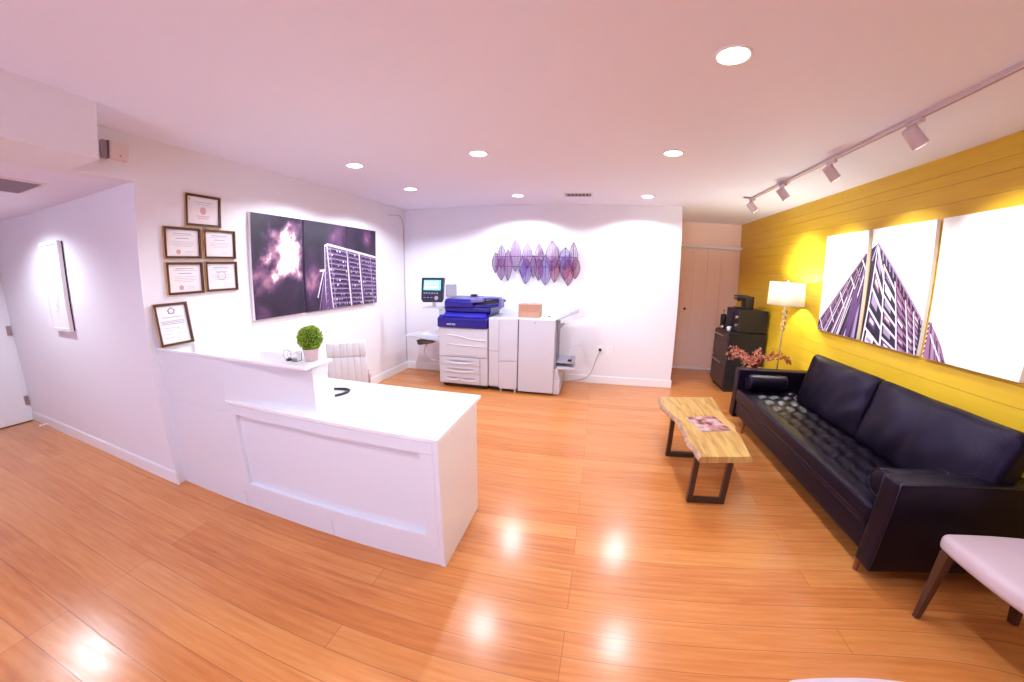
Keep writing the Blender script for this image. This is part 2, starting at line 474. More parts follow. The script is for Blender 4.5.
# ================================================================== the setting
XL, XR, YB, ZC, ZH = -2.96, 2.51, 5.20, 2.55, 2.24
YA, XH, Y0, YE = 1.365, -6.13, -3.0, 6.50
struct('floor', MB().box(XH - .2, XR + .2, Y0 - .2, YE + .2, -.1, 0), 'bamboo_floor', origin=(0, 0, 0))
struct('ceiling', MB().box(XL, XR + .12, Y0 - .12, YE + .12, ZC, ZC + .15), 'ceiling_paint')
struct('ceiling_hall', MB().box(XH - .12, XL - .12, Y0 - .12, YA, ZH, ZC + .15), 'ceiling_paint')
struct('wall_header', MB().box(XL - .12, XL, Y0 - .12, YA, ZH, ZC + .15), 'wall_paint')
struct('trim_1', MB().box(XL, -2.58, Y0, 1.01, ZH, ZC), 'wall_paint')
struct('wall_left', MB().box(XL - .12, XL, YA, YB + .12, 0, ZC + .15), 'wall_paint')
struct('wall_hall', MB().box(XH - .12, XL - .12, YA, YA + .12, 0, ZC), 'wall_paint')
struct('wall_back', MB().box(XL, 1.17, YB, YB + .12, 0, ZC), 'wall_paint')
struct('wall_alcove', MB().box(1.05, 1.17, YB + .12, YE, 0, ZC), 'alcove_paint')
struct('wall_alcove_back', MB().box(1.05, XR, YE, YE + .12, 0, ZC), 'alcove_paint')
added_wins = [(-2.6, -.4)]  # unseen rear window, added to let in cool fill light
mb = MB().box(XH, XR, Y0 - .12, Y0, 0, .75).box(XH, XR, Y0 - .12, Y0, 2.25, ZC)
for a, b in ((XH, -2.6), (-.4, XR)): mb.box(a, b, Y0 - .12, Y0, .75, 2.25)
struct('wall_rear', mb, 'wall_paint')
for k, (a, b) in enumerate(added_wins):
    mb = MB(); f = .05
    mb.box(a, b, Y0 - .10, Y0 - .04, .75, .75 + f).box(a, b, Y0 - .10, Y0 - .04, 2.25 - f, 2.25)
    for x in (a, (a + b) / 2 - f / 2, b - f): mb.box(x, x + f, Y0 - .10, Y0 - .04, .75 + f, 2.25 - f)
    struct('window_%d' % (k + 1), mb, 'trim_white')
    l = bpy.data.lights.new('window_portal', 'AREA'); l.shape = 'RECTANGLE'; l.size = b - a; l.size_y = 1.5
    l.cycles.is_portal = True
    o = bpy.data.objects.new('window_portal', l); C.objects.link(o)
    o.location = ((a + b) / 2, Y0 - .13, 1.5); o.rotation_euler = (-PI / 2, 0, 0)
struct('wall_hall_left', MB().box(XH - .12, XH, Y0, YA, 0, ZC), 'wall_paint')
mb = MB().box(XR + .012, XR + .13, Y0, YE + .12, 0, ZC, 1)
edges = [2.55, 2.42, 2.337]
while edges[-1] > 0.13: edges.append(edges[-1] - 0.124)
edges.append(0.0)
for a, b in zip(edges[:-1], edges[1:]):
    if a - b > 0.01: mb.box(XR, XR + .0125, Y0, YE, b + .0011, a - .0011, 0)
struct('wall_right', mb, ['yellow_shiplap', 'shiplap_gap'])

def baseboard(name, x0, x1, y0, y1):
    mb = MB().box(x0, x1, y0, y1, 0, .105)
    dx = .004 if (x1 - x0) < .1 else 0; dy = .004 if (y1 - y0) < .1 else 0
    mb.box(x0 + dx, x1 - dx, y0 + dy, y1 - dy, .105, .115)
    struct(name, mb, 'trim_white', bevel=.002)
baseboard('baseboard_left', XL, XL + .015, 2.12, YB - .015)
baseboard('baseboard_back', XL, 1.185, YB - .015, YB)
baseboard('baseboard_hall', XH + .03, XL + .015, YA - .015, YA)
baseboard('baseboard_right', XR - .013, XR, Y0, YE)
baseboard('baseboard_alcove', 1.17, 1.183, YB + .12, YE - .1)
baseboard('baseboard_rear', XH, XR - .013, Y0, Y0 + .013)

# alcove closet door with its bright head trim
d = struct('door_1', MB().box(1.24, 2.44, YE - .035, YE, .03, 2.10), 'alcove_paint', bevel=.002)
for x in (1.44, 1.68, 1.92, 2.16):
    struct('door_panel', MB().box(x - .233, x - .007, YE - .045, YE - .036, .05, 2.08), 'alcove_paint', parent=d, bevel=.003)
struct('door_panel', MB().box(2.167, 2.41, YE - .045, YE - .036, .05, 2.08), 'alcove_paint', parent=d, bevel=.003)
struct('door_knob', MB().lathe([(.010, 0), (.010, .02), (.022, .03), (.024, .042), (.012, .052)], (0, 0, 0), 16), 'knob_dark', parent=None)
kn = bpy.data.objects['door_knob']; del kn['kind']
kn.rotation_euler = (PI / 2, 0, 0); kn.parent = d; kn.location = Vector((1.57, YE - .045, 1.06)) - d.location
struct('trim_2', MB().box(1.17, 2.505, YE - .10, YE - .001, 2.115, 2.155), 'trim_white', bevel=.003)
struct('trim_3', MB().box(1.19, 2.44, YE - .06, YE - .001, 0, .028), 'trim_white', bevel=.003)

# hall door
d = struct('door_2', MB().box(XH + .001, XH + .035, .42, 1.336, .012, 2.04), 'door_white', bevel=.002)
for z in (.20, 1.02, 1.80):
    mb = MB().cyl((XH + .040, 1.342, z), (XH + .040, 1.342, z + .11), .008, n=12)
    mb.box(XH + .0352, XH + .038, 1.312, 1.342, z, z + .11)
    struct('door_hinge', mb, 'hinge_metal', parent=d)
mb = MB().box(XH, XH + .018, 1.339, 1.364, 0, 2.10).box(XH, XH + .018, .34, .405, 0, 2.10).box(XH, XH + .018, .34, 1.364, 2.055, 2.12)
struct('trim_4', mb, 'trim_white', bevel=.002)
struct('trim_5', MB().box(XH + .001, XH + .03, .42, 1.336, .0005, .011), 'dark_gap')  # dark strip in place of the shaded gap under the door

# ================================================================== ceiling fixtures
def spot_lamp(name, parent, loc, watts, ang, blend, radius, col, rot=(0, 0, 0)):
    l = bpy.data.lights.new(name, 'SPOT'); l.energy = watts; l.spot_size = ang; l.spot_blend = blend
    l.shadow_soft_size = radius; l.color = col
    o = bpy.data.objects.new(name, l); C.objects.link(o); o.parent = parent; o.location = loc; o.rotation_euler = rot
    return o
def make_can():
    t = thing('recessed_light', None, 'ceiling light', (0, 0, 0))
    MB().lathe([(.068, 0), (.084, 0), (.084, -.004), (.079, -.007), (.070, -.005), (.068, 0)], (0, 0, 0), 36).build('trim_ring', 'trim_white', t)
    MB().cyl((0, 0, -.0035), (0, 0, -.0005), .068, n=36).build('lens', 'light_lens', t)
    spot_lamp('lamp_light', t, (0, 0, -.045), CAN_W, math.radians(152), .30, .035, CAN_COL)
    return t
cans = [(.59, 1.62, ZC, 'large round recessed ceiling light nearest the camera, above the open floor', 1),
        (-.97, 2.89, ZC, 'round recessed ceiling light above the far corner of the reception desk', 1),
        (.59, 2.98, ZC, 'round recessed ceiling light midway between the large near one and the back wall', 1),
        (-2.14, 2.82, ZC, 'round recessed ceiling light nearest the dark cloud canvases on the left wall', 1),
        (-2.14, 3.89, ZC, 'round recessed ceiling light in the far left corner of the ceiling', 1),
        (-1.0, 4.57, ZC, 'small round recessed ceiling light washing the wall sculpture on the back wall', 1),
        (.61, 4.62, ZC, 'small round recessed ceiling light washing the bare right part of the back wall', 1),
        (-4.58, .78, ZH, 'round recessed light in the lower hallway ceiling shining on the framed branch picture', 1.1),
        (-1.0, .35, ZC, 'round recessed ceiling light above the floor in front of the desk', .8),
        (.59, .1, ZC, 'round recessed ceiling light behind the camera side of the room', .8)]
can0 = make_can()
for k, (x, y, z, lab, f) in enumerate(cans):
    o = can0 if k == 0 else copy_tree(can0)
    o.location = (x, y, z); o['label'] = lab; o['group'] = 'recessed ceiling lights'
    if f != 1:
        for c in o.children:
            if c.type == 'LIGHT': c.data = c.data.copy(); c.data.energy = CAN_W * f; c.data.spot_blend = .3 if z > 2.4 else .6

# track with four heads aimed at the yellow wall
XT = 1.80
t = thing('ceiling_track', 'long white lighting track running along the ceiling beside the yellow wall', 'lighting track', (XT, 3.0, ZC))
MB().box(XT - .018, XT + .018, .9, 4.42, ZC - .022, ZC - .001).build('rail', 'track_white', t, bevel=.002)
MB().box(XT - .004, XT + .004, .9, 4.40, ZC - .0235, ZC - .021).build('slot', 'vent_grey', t)
MB().lathe([(.06, 0), (.06, -.012), (.05, -.018)], (XT, 3.62, ZC - .0005), 24).build('power_feed', 'track_white', t)
MB().box(XT - .09, XT - .018, 4.36, 4.40, ZC - .012, ZC - .001).build('end_feed', 'track_white', t)
def make_head():
    t = thing('track_head', None, 'track spotlight', (0, 0, 0))
    MB().box(-.016, .016, -.05, .05, -.045, -.0235).build('adapter', 'track_white', t, bevel=.003)
    MB().cyl((0, .0, -.045), (0, 0, -.078), .009, n=12).build('stem', 'track_white', t)
    # body axis tilts toward +X (the wall) and down
    ax = Vector((.66, 0, -.75)).normalized(); c = Vector((0, 0, -.115))
    mb = MB().cyl(c - ax * .055, c + ax * .055, .040, .043, n=28)
    mb.cyl(c - ax * .062, c - ax * .055, .030, .040, n=28)
    mb.build('lamp_body', 'track_white', t)
    MB().cyl(c + ax * .0552, c + ax * .0575, .036, n=24).build('lamp_lens', 'track_lens', t)
    rot = (-ax).to_track_quat('Z', 'Y').to_euler()
    spot_lamp('lamp_light', t, c + ax * .085, TRACK_W, math.radians(78), .75, .02, TRACK_COL, rot)
    return t
h0 = make_head()
for k, (y, lab) in enumerate(((2.06, 'white track spotlight nearest the camera'), (2.84, 'white track spotlight second nearest the camera'),
                              (3.62, 'white track spotlight third from the camera, under the round power feed'), (4.36, 'white track spotlight at the far end of the track'))):
    o = h0 if k == 0 else copy_tree(h0)
    o.location = (XT, y, ZC); o['label'] = lab; o['group'] = 'spotlights on the ceiling track'

# ceiling vents
def vent(name, x0, x1, y0, y1, z, lab, n, along='x'):
    t = thing(name, lab, 'air vent', ((x0 + x1) / 2, (y0 + y1) / 2, z))
    f = .022
    mb = MB().box(x0, x1, y0, y0 + f, z - .008, z - .001).box(x0, x1, y1 - f, y1, z - .008, z - .001)
    mb.box(x0, x0 + f, y0 + f, y1 - f, z - .008, z - .001).box(x1 - f, x1, y0 + f, y1 - f, z - .008, z - .001)
    mb.build('frame', 'vent_frame', t, bevel=.002)
    MB().box(x0 + f, x1 - f, y0 + f, y1 - f, z - .002, z - .0005).build('backing', 'dark_gap', t)
    mb = MB()
    for k in range(n):
        if along == 'x':
            yy = y0 + f + (y1 - y0 - 2 * f) * (k + .5) / n
            mb.bar((x0 + f, yy, z - .006), (x1 - f, yy, z - .006), (y1 - y0 - 2 * f) / n * .55, .004)
        else:
            xx = x0 + f + (x1 - x0 - 2 * f) * (k + .5) / n
            mb.bar((xx, y0 + f, z - .006), (xx, y1 - f, z - .006), (x1 - x0 - 2 * f) / n * .55, .004)
    mb.build('louvre', 'vent_grey', t)
vent('ceiling_vent', -.42, -.06, 4.46, 4.68, ZC, 'small rectangular air vent in the ceiling near the back wall', 7, 'y')
vent('return_vent', -3.98, -3.48, .55, 1.06, ZH, 'large grey louvred air vent in the low hallway ceiling', 16, 'y')

# alarm box on the header
t = thing('alarm_box', 'small boxy wall alarm with dark side slots high above the hallway opening', 'alarm', (XL, 1.25, 2.35))
MB().box(XL + .001, XL + .045, 1.205, 1.318, 2.352, 2.462).build('housing', 'detector_white', t, bevel=.004)
MB().box(XL + .001, XL + .035, 1.165, 1.195, 2.35, 2.462).build('side_slot', 'vent_grey', t, bevel=.003)
MB().box(XL + .001, XL + .040, 1.196, 1.204, 2.35, 2.462).build('slot_line', 'ink_dark', t)
MB().cyl((XL + .044, 1.265, 2.375), (XL + .048, 1.265, 2.375), .004, n=10).build('indicator', 'ink_dark', t)

# ================================================================== pictures
def clip(poly, x0, x1, y0, y1):
    def cut(P, ins, inter):
        out = []
        for i in range(len(P)):
            a, b = P[i - 1], P[i]
            if ins(b):
                if not ins(a): out.append(inter(a, b))
                out.append(b)
            elif ins(a): out.append(inter(a, b))
        return out
    def lx(v): return lambda a, b: (v, a[1] + (b[1] - a[1]) * (v - a[0]) / (b[0] - a[0]))
    def ly(v): return lambda a, b: (a[0] + (b[0] - a[0]) * (v - a[1]) / (b[1] - a[1]), v)
    for ins, it in ((lambda p: p[0] >= x0, lx(x0)), (lambda p: p[0] <= x1, lx(x1)), (lambda p: p[1] >= y0, ly(y0)), (lambda p: p[1] <= y1, ly(y1))):
        if not poly: return []
        poly = cut(poly, ins, it)
    return poly
def strip(a, b, wa, wb=None):
    wb = wa if wb is None else wb
    d = Vector((b[0] - a[0], b[1] - a[1]))
    if d.length < 1e-6: return []
    n = Vector((-d.y, d.x)).normalized()
    return [(a[0] + n.x * wa / 2, a[1] + n.y * wa / 2), (b[0] + n.x * wb / 2, b[1] + n.y * wb / 2), (b[0] - n.x * wb / 2, b[1] - n.y * wb / 2), (a[0] - n.x * wa / 2, a[1] - n.y * wa / 2)]
def lerp(a, b, t): return (a[0] + (b[0] - a[0]) * t, a[1] + (b[1] - a[1]) * t)

def canvas(name, wall_x, sgn, y0, y1, z0, z1, face, edge, art, mats, label, group, depth=.035):
    t = thing(name, label, 'canvas print', (wall_x, (y0 + y1) / 2, z0), group)
    xf = wall_x + sgn * depth
    MB().box(wall_x + sgn * .002, xf, y0, y1, z0, z1).build('stretched_edge', edge, t, bevel=.002)
    mb = MB(); e = .002
    mb.add([(xf + sgn * .0006, y0 + e, z0 + e), (xf + sgn * .0006, y1 - e, z0 + e), (xf + sgn * .0006, y1 - e, z1 - e), (xf + sgn * .0006, y0 + e, z1 - e)], [(0, 1, 2, 3)], 0)
    for k, (poly, mi) in enumerate(art):
        p = clip(poly, y0 + e, y1 - e, z0 + e, z1 - e)
        if len(p) >= 3:
            x = xf + sgn * (.0010 + .000012 * k)
            mb.add([(x, q[0], q[1]) for q in p], [tuple(range(len(p)))], mi)
    mb.build('printed_face', [face] + mats, t)

# left triptych: violet clouds and a balconied tower block
A = []
A.append(([(3.297, 1.86), (3.337, 1.889), (3.425, 1.10), (3.28, 1.10)], 2))        # side face
A.append(([(3.337, 1.889), (4.40, 1.755), (4.45, 1.05), (3.425, 1.10)], 1))         # front, dark
rows = 13
for r in range(rows + 1):
    def P(u, v):    # facade coordinates: u along, v down
        top = lerp((3.337, 1.870), (4.40, 1.745), u); bot = lerp((3.42, 1.115), (4.45, 1.09), u)
        return lerp(top, bot, v)
    v = r / rows
    A.append((strip(P(0, v), P(1, v), .014), 2))
    A.append((strip(P(0, v + .018), P(1, v + .018), .009), 4))
    for q in range(22):
        u = (q + .5) / 22
        if random.random() < .55: A.append((strip(P(u, v + .035), P(u + .020, v + .035), .022), random.choice([3, 4, 4, 2, 2])))
        if random.random() < .5: A.append((strip(P(u, v), P(u, v + .03), .005), 4))
for u, wd, mi in ((.0, .018, 3), (.05, .010, 4), (.335, .022, 3), (.36, .022, 2), (.57, .022, 3), (.60, .022, 2), (.80, .012, 4)):
    A.append((strip(P(u, -.01), P(u, 1.05), wd), mi))
A.append((strip((3.297, 1.872), (3.345, 1.893), .02), 3))
A.append((strip((3.337, 1.893), (4.40, 1.763), .026), 3))
A.append((strip((3.300, 1.87), (3.290, 1.10), .010), 3))
A.append((strip((3.207, 1.595), (3.290, 1.600), .022), 3))
A.append((strip((3.275, 1.60), (3.160, 1.30), .016), 3))
A.append((strip((3.285, 1.55), (3.170, 1.12), .010), 4))
A.append(([(3.28, 1.55), (3.30, 1.12), (3.20, 1.12)], 2))
for k in range(9): A.append((strip((3.300, 1.80 - k * .08), (3.335, 1.82 - k * .08), .006), 4))
AM = ['art_violet_dark', 'art_violet', 'art_white', 'art_lavender']
canvas('canvas_print', XL, 1, 2.31, 2.955, 1.157, 2.133, 'cloud_burst', 'canvas_edge', [], AM,
       'dark violet canvas print of a bright bursting cloud, nearest the framed certificates', 'dark cloud and tower canvases on the left wall')
canvas('canvas_print', XL, 1, 2.985, 3.692, 1.157, 2.133, 'cloud_mid', 'canvas_dark', A, AM,
       'middle dark violet canvas print showing the corner of a balconied tower block', 'dark cloud and tower canvases on the left wall')
canvas('canvas_print', XL, 1, 3.698, 4.33, 1.157, 2.133, 'cloud_right', 'canvas_dark', A, AM,
       'dark violet canvas print with the far half of the tower block, nearest the back wall', 'dark cloud and tower canvases on the left wall')

# right triptych: white sky and a sharp glass tower
B = []
B.append(([(3.296, 1.893), (3.15, 1.98), (3.15, 1.10), (3.94, 1.10), (3.933, 1.209)], 1))      # left slope
for k, (yb, wd, mi) in enumerate(((3.925, .012, 3), (3.89, .022, 5), (3.86, .014, 2), (3.81, .03, 3), (3.77, .016, 4), (3.73, .012, 2), (3.68, .026, 5), (3.62, .020, 3), (3.56, .012, 4), (3.50, .020, 2), (3.43, .02, 3), (3.36, .03, 2))):
    tt = k / 12
    B.append((strip((yb, 1.12), lerp((3.75, 1.45), (3.27, 1.84), min(1, .25 + tt)), wd, wd * .35), mi))
for k in range(9):
    a = lerp((3.93, 1.21), (3.296, 1.893), k / 9 + .05)
    B.append((strip(a, (a[0] - .10, a[1] - .16), .014), 5 if k % 2 else 4))
B.append((strip((3.935, 1.20), (3.290, 1.90), .016), 5))
for yb, zt in ((3.66, 1.50), (3.58, 1.62), (3.46, 1.70)):
    B.append((strip((yb, 1.12), (yb - .17, zt), .020, .010), 4))
B.append(([(3.42, 1.55), (3.36, 1.62), (3.33, 1.40), (3.40, 1.13), (3.45, 1.13)], 2))
B.append(([(3.35, 1.13), (3.33, 1.35), (3.30, 1.45), (3.31, 1.13)], 3))
B.append(([(3.202, 1.832), (3.147, 1.98), (2.59, 1.385), (2.542, 1.10), (3.30, 1.10)], 1))      # main face
bt = [(3.195, 1.10), (2.962, 1.10), (2.775, 1.10), (2.655, 1.10), (2.590, 1.10), (2.545, 1.10)]
tp = [(3.147, 1.98), (3.050, 1.80), (2.905, 1.66), (2.770, 1.52), (2.675, 1.44), (2.59, 1.385)]
def F(b, v):
    i = min(4, int(b)); f = b - i
    return lerp(lerp(bt[i], bt[i + 1], f), lerp(tp[i], tp[i + 1], f), v)
for i in range(5):
    n = (5, 6, 7, 7, 7)[i]
    for k in range(n):
        v0 = k / n
        B.append(([F(i + .14, v0 + .03), F(i + .60, v0 - .02), F(i + .62, v0 + .45 / n), F(i + .16, v0 + .70 / n)], (4, 2, 3, 5, 3)[(i + k) % 5]))
        B.append(([F(i + .22, v0 + .05), F(i + .50, v0 + .02), F(i + .50, v0 + .30 / n), F(i + .22, v0 + .45 / n)], 4 if (k + i) % 2 else 3))
        B.append((strip(F(i + .0, v0 + .85 / n), F(i + 1.0, v0 + .02), .020 - .003 * i), 4 if i < 2 else 5))
for i, wd in enumerate((.018, .022, .018, .014, .011, .010)):
    B.append((strip(bt[i], tp[i], wd, .010), 4))
B.append((strip((3.202, 1.832), (3.147, 1.985), .016), 3))
B.append((strip((3.147, 1.985), (2.59, 1.39), .016), 3))
for k in range(12):
    a = lerp((3.147, 1.97), (2.60, 1.40), (k + .5) / 12); B.append((strip(a, (a[0] - .015, a[1] - .07), .012), 5 if k > 4 else 3))
B.append(([(2.59, 1.385), (2.539, 1.406), (2.50, 1.37), (2.45, 1.315), (2.385, 1.23), (2.331, 1.13), (2.325, 1.10), (2.545, 1.10)], 5))  # right flank
for k in range(8):
    z = 1.36 - k * .036
    B.append((strip((2.615 - .004 * k, z + .02), (2.565 - .003 * k, z - .045), .012), 1))
    B.append((strip((2.565 - .003 * k, z - .045), (2.515, z + .02), .012), 1))
    B.append((strip((2.565 - .003 * k, z - .032), (2.515, z + .033), .008), 4))
for k in range(7):
    y = 2.50 - k * .024
    B.append((strip((y, 1.38 - k * .04), (y - .045, 1.10), .010), (1, 3, 2)[k % 3]))
    B.append((strip((y - .01, 1.30 - k * .035), (y - .05, 1.22 - k * .03), .010), 4))
BM = ['art_violet_dark', 'art_violet', 'art_lavender', 'art_white', 'art_pink']
g = 'white sky and glass tower canvases on the yellow wall'
canvas('canvas_print', XR, -1, 3.275, 3.925, 1.122, 2.108, 'art_sky', 'canvas_edge', B, BM, 'white canvas print with the left slope of a violet tower, nearest the floor lamp', g)
canvas('canvas_print', XR, -1, 2.575, 3.225, 1.122, 2.108, 'art_sky', 'canvas_edge', B, BM, 'middle white canvas print with the pointed tower top on the yellow wall', g)
canvas('canvas_print', XR, -1, 1.875, 2.525, 1.122, 2.108, 'art_sky', 'canvas_edge', B, BM, 'mostly blank white canvas print at the near end of the yellow wall', g)

# certificates
def text_rows(mb, P, rows, mi):
    for (u0, u1, v, h) in rows:
        mb.add([P(u0, v), P(u1, v), P(u1, v + h), P(u0, v + h)], [(0, 1, 2, 3)], mi)
def disc(mb, P, u, v, ru, rv, mi, n=18, lift=0):
    mb.add([P(u + ru * math.cos(2 * PI * k / n), v + rv * math.sin(2 * PI * k / n)) for k in range(n)], [tuple(range(n))], mi)
def certificate(y0, z0, wd, ht, label, style, name='framed_certificate', group='framed certificates on the left wall'):
    t = thing(name, label, 'framed certificate', (XL, y0 + wd / 2, z0), group)
    f = .020; x0, x1 = XL + .002, XL + .020
    def ring(mb, a, xa, xb, w_):
        mb.box(xa, xb, y0 + a, y0 + wd - a, z0 + a, z0 + a + w_).box(xa, xb, y0 + a, y0 + wd - a, z0 + ht - a - w_, z0 + ht - a)
        mb.box(xa, xb, y0 + a, y0 + a + w_, z0 + a + w_, z0 + ht - a - w_).box(xa, xb, y0 + wd - a - w_, y0 + wd - a, z0 + a + w_, z0 + ht - a - w_)
    mb = MB(); ring(mb, 0, x0, x1, .0025); mb.build('outer_band', 'frame_gold', t)
    mb = MB(); ring(mb, .0025, x0, x1 + .002, f - .0025); mb.build('frame', 'frame_brown', t, bevel=.002)
    mb = MB().box(x0, XL + .008, y0 + f, y0 + wd - f, z0 + f, z0 + ht - f, 0)
    xs = XL + .0086
    iw, ih = wd - 2 * f, ht - 2 * f
    def P(u, v): return (xs, y0 + f + u * iw, z0 + f + v * ih)
    def PB(u, v): return (xs + .0005, y0 + f + u * iw, z0 + f + v * ih)
    L0 = [(.22, .78, .84, .025), (.14, .86, .78, .012), (.30, .70, .66, .03)]
    if style == 'pink':
        text_rows(mb, P, [(.2, .8, .80, .02), (.3, .7, .72, .014)], 1); disc(mb, P, .5, .50, .10, .14, 2)
        text_rows(mb, P, [(.28, .72, .28, .03), (.33, .67, .20, .03)], 2); disc(mb, P, .08, .90, .03, .04, 3)
    else:
        text_rows(mb, P, L0 + [(.14, .86, .55, .012), (.18, .82, .49, .012), (.14, .86, .43, .012), (.24, .76, .37, .012)], 1)
        if 'seal' in style: disc(mb, P, .36, .16, .07, .09, 3); disc(mb, PB, .36, .16, .045, .058, 2)
        text_rows(mb, P, [(.56, .86, .18, .010), (.56, .80, .12, .010)], 1)
        if 'swirl' in style:
            for k in range(24):
                a, b = 2 * PI * k / 24, 2 * PI * (k + 1) / 24
                mb.add([PB(.5 + .15 * math.cos(a), .52 + .18 * math.sin(a)), PB(.5 + .15 * math.cos(b), .52 + .18 * math.sin(b)), PB(.5 + .13 * math.cos(b), .52 + .155 * math.sin(b)), PB(.5 + .13 * math.cos(a), .52 + .155 * math.sin(a))], [(0, 1, 2, 3)], 4)
    mb.build('certificate_sheet', ['paper', 'ink_grey', 'ink_pink', 'seal_orange', 'ink_grey'], t)
    return t
certificate(1.718, 1.964, .312, .251, 'single framed certificate on top of the wall group, pink lettering', 'pink')
certificate(1.541, 1.711, .302, .238, 'framed certificate with orange seal, left one of the middle pair', 'seal')
certificate(1.863, 1.711, .302, .238, 'framed certificate without a seal, right one of the middle pair', 'plain')
certificate(1.543, 1.441, .302, .246, 'framed certificate with round seal, left one of the lowest wall pair', 'seal2')
certificate(1.864, 1.445, .306, .246, 'framed certificate with a round emblem, right one of the lowest wall pair', 'swirl')

# portrait certificate leaning on the wall, standing on the counter
t = thing('leaning_certificate', 'upright framed certificate with a house emblem leaning on the end of the tall counter', 'framed certificate', (0, 0, 0))
fw, fh, f = .262, .315, .020
def ring2(mb, a, xa, xb, w_):
    mb.box(xa, xb, a, fw - a, a, a + w_).box(xa, xb, a, fw - a, fh - a - w_, fh - a)
    mb.box(xa, xb, a, a + w_, a + w_, fh - a - w_).box(xa, xb, fw - a - w_, fw - a, a + w_, fh - a - w_)
mb = MB(); ring2(mb, 0, 0, .018, .0025); mb.build('outer_band', 'frame_gold', t)
mb = MB(); ring2(mb, .0025, 0, .020, f - .0025); mb.build('frame', 'frame_brown', t, bevel=.002)
mb = MB().box(0, .006, f, fw - f, f, fh - f, 0)
def P2(u, v): return (.0066, f + u * (fw - 2 * f), f + v * (fh - 2 * f))
def P3(u, v): return (.0070, f + u * (fw - 2 * f), f + v * (fh - 2 * f))
mb.add([P2(.37, .88), P2(.50, .96), P2(.63, .88), P2(.60, .78), P2(.40, .78)], [(0, 1, 2, 3, 4)], 2)
mb.add([P3(.41, .87), P3(.50, .93), P3(.59, .87), P3(.57, .80), P3(.43, .80)], [(0, 1, 2, 3, 4)], 0)
mb.add([P3(.46, .80), P3(.54, .80), P3(.54, .86), P3(.50, .89), P3(.46, .86)], [(0, 1, 2, 3, 4)], 2)
text_rows(mb, P2, [(.15, .85, .68, .02), (.1, .9, .58, .02), (.1, .9, .54, .02), (.1, .88, .50, .02), (.15, .60, .40, .012), (.15, .5, .34, .012), (.62, .66, .36, .05), (.1, .45, .24, .012), (.55, .9, .24, .012), (.1, .6, .14, .012)], 1)
mb.build('certificate_sheet', ['paper', 'ink_grey', 'ink_dark'], t)
t.location = (XL + .062, 1.413, 1.076); t.rotation_euler = (0, math.radians(-9), math.radians(0))

# framed branch picture in the hallway
t = thing('framed_picture', 'tall narrow picture in a white frame with black edge on the hallway wall', 'framed picture', (-4.53, YA, 1.14))
x0, x1, z0, z1 = -4.735, -4.30, 1.145, 1.94
MB().box(x0 + .004, x1 - .004, YA - .012, YA - .001, z0 + .004, z1 - .004).build('frame_back', 'frame_black', t)
mb = MB(); f = .028
for b in ((x0, x1, z0, z0 + f), (x0, x1, z1 - f, z1), (x0, x0 + f, z0 + f, z1 - f), (x1 - f, x1, z0 + f, z1 - f)):
    mb.box(b[0], b[1], YA - .042, YA - .012, b[2], b[3])
mb.build('frame_front', 'frame_white', t, bevel=.002)
mb = MB().box(x0 + f, x1 - f, YA - .030, YA - .0125, z0 + f, z1 - f, 0)
def Q(u, v): return (x0 + f + u * (x1 - x0 - 2 * f), YA - .0306, z0 + f + v * (z1 - z0 - 2 * f))
for pts in ([(.50, .18), (.53, .3), (.47, .42), (.55, .52), (.52, .62), (.58, .7)], [(.50, .3), (.62, .36), (.70, .42)], [(.47, .42), (.34, .47)], [(.55, .52), (.68, .55), (.72, .50)], [(.52, .24), (.40, .28)]):
    for a, b in zip(pts[:-1], pts[1:]):
        s_ = strip(a, b, .018)
        mb.add([Q(*q) for q in s_], [(0, 1, 2, 3)], 1)
for u, v in ((.70, .43), (.34, .48), (.72, .49), (.40, .29), (.58, .71), (.5, .80), (.36, .2)):
    mb.add([Q(u + .03 * math.cos(a * PI / 4), v + .012 * math.sin(a * PI / 4)) for a in range(8)], [tuple(range(8))], 1)
mb.build('print_sheet', ['paper', 'ink_grey'], t)

# ================================================================== reception desk
dx0, dx1 = XL + .001, -.69
t = thing('reception_desk', 'long white reception desk with a raised transaction counter and a recessed front panel', 'reception desk', (-1.8, 1.75, 0))
# left tall pedestal
mb = MB().prism([(dx0, 1.42), (-2.19, 1.42), (-2.19, 1.60), (dx0, 1.60)], 'z', 0, .70)
mb.build('left_pedestal', 'desk_white', t)
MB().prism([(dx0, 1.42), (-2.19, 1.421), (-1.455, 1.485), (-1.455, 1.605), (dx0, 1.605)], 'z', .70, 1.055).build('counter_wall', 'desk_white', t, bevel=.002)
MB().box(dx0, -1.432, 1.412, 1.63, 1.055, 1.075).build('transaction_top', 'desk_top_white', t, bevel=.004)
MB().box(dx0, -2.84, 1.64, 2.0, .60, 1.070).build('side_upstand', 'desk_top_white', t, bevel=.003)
# front panel: rails, stiles, recessed field
yF = 1.418
mb = MB()
mb.box(-2.19, -.705, yF + .030, 1.50, .130, .764)                     # field behind
mb.build('recessed_panel', 'desk_white', t)
mb = MB()
mb.box(-2.19, -.705, yF, yF + .0299, .700, .764).box(-2.19, -.705, yF, yF + .0299, .130, .200)
mb.box(-2.19, -2.115, yF, yF + .0299, .200, .700).box(-.775, -.705, yF, yF + .0299, .200, .700)
mb.build('panel_frame', 'desk_white', t, bevel=.0015)
MB().box(-2.19, -1.418, yF + .005, 1.50, 0, .128).build('plinth', 'desk_white', t, bevel=.001)
MB().box(-1.415, -.705, yF + .005, 1.50, 0, .128).build('plinth', 'desk_white', t, bevel=.001)
MB().box(-.7045, -.674, yF - .001, 2.00, 0, .765).build('side_panel', 'desk_white', t, bevel=.002)
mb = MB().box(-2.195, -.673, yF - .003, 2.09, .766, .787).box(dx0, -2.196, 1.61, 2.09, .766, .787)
mb.build('work_surface', 'desk_top_white', t, bevel=.003)
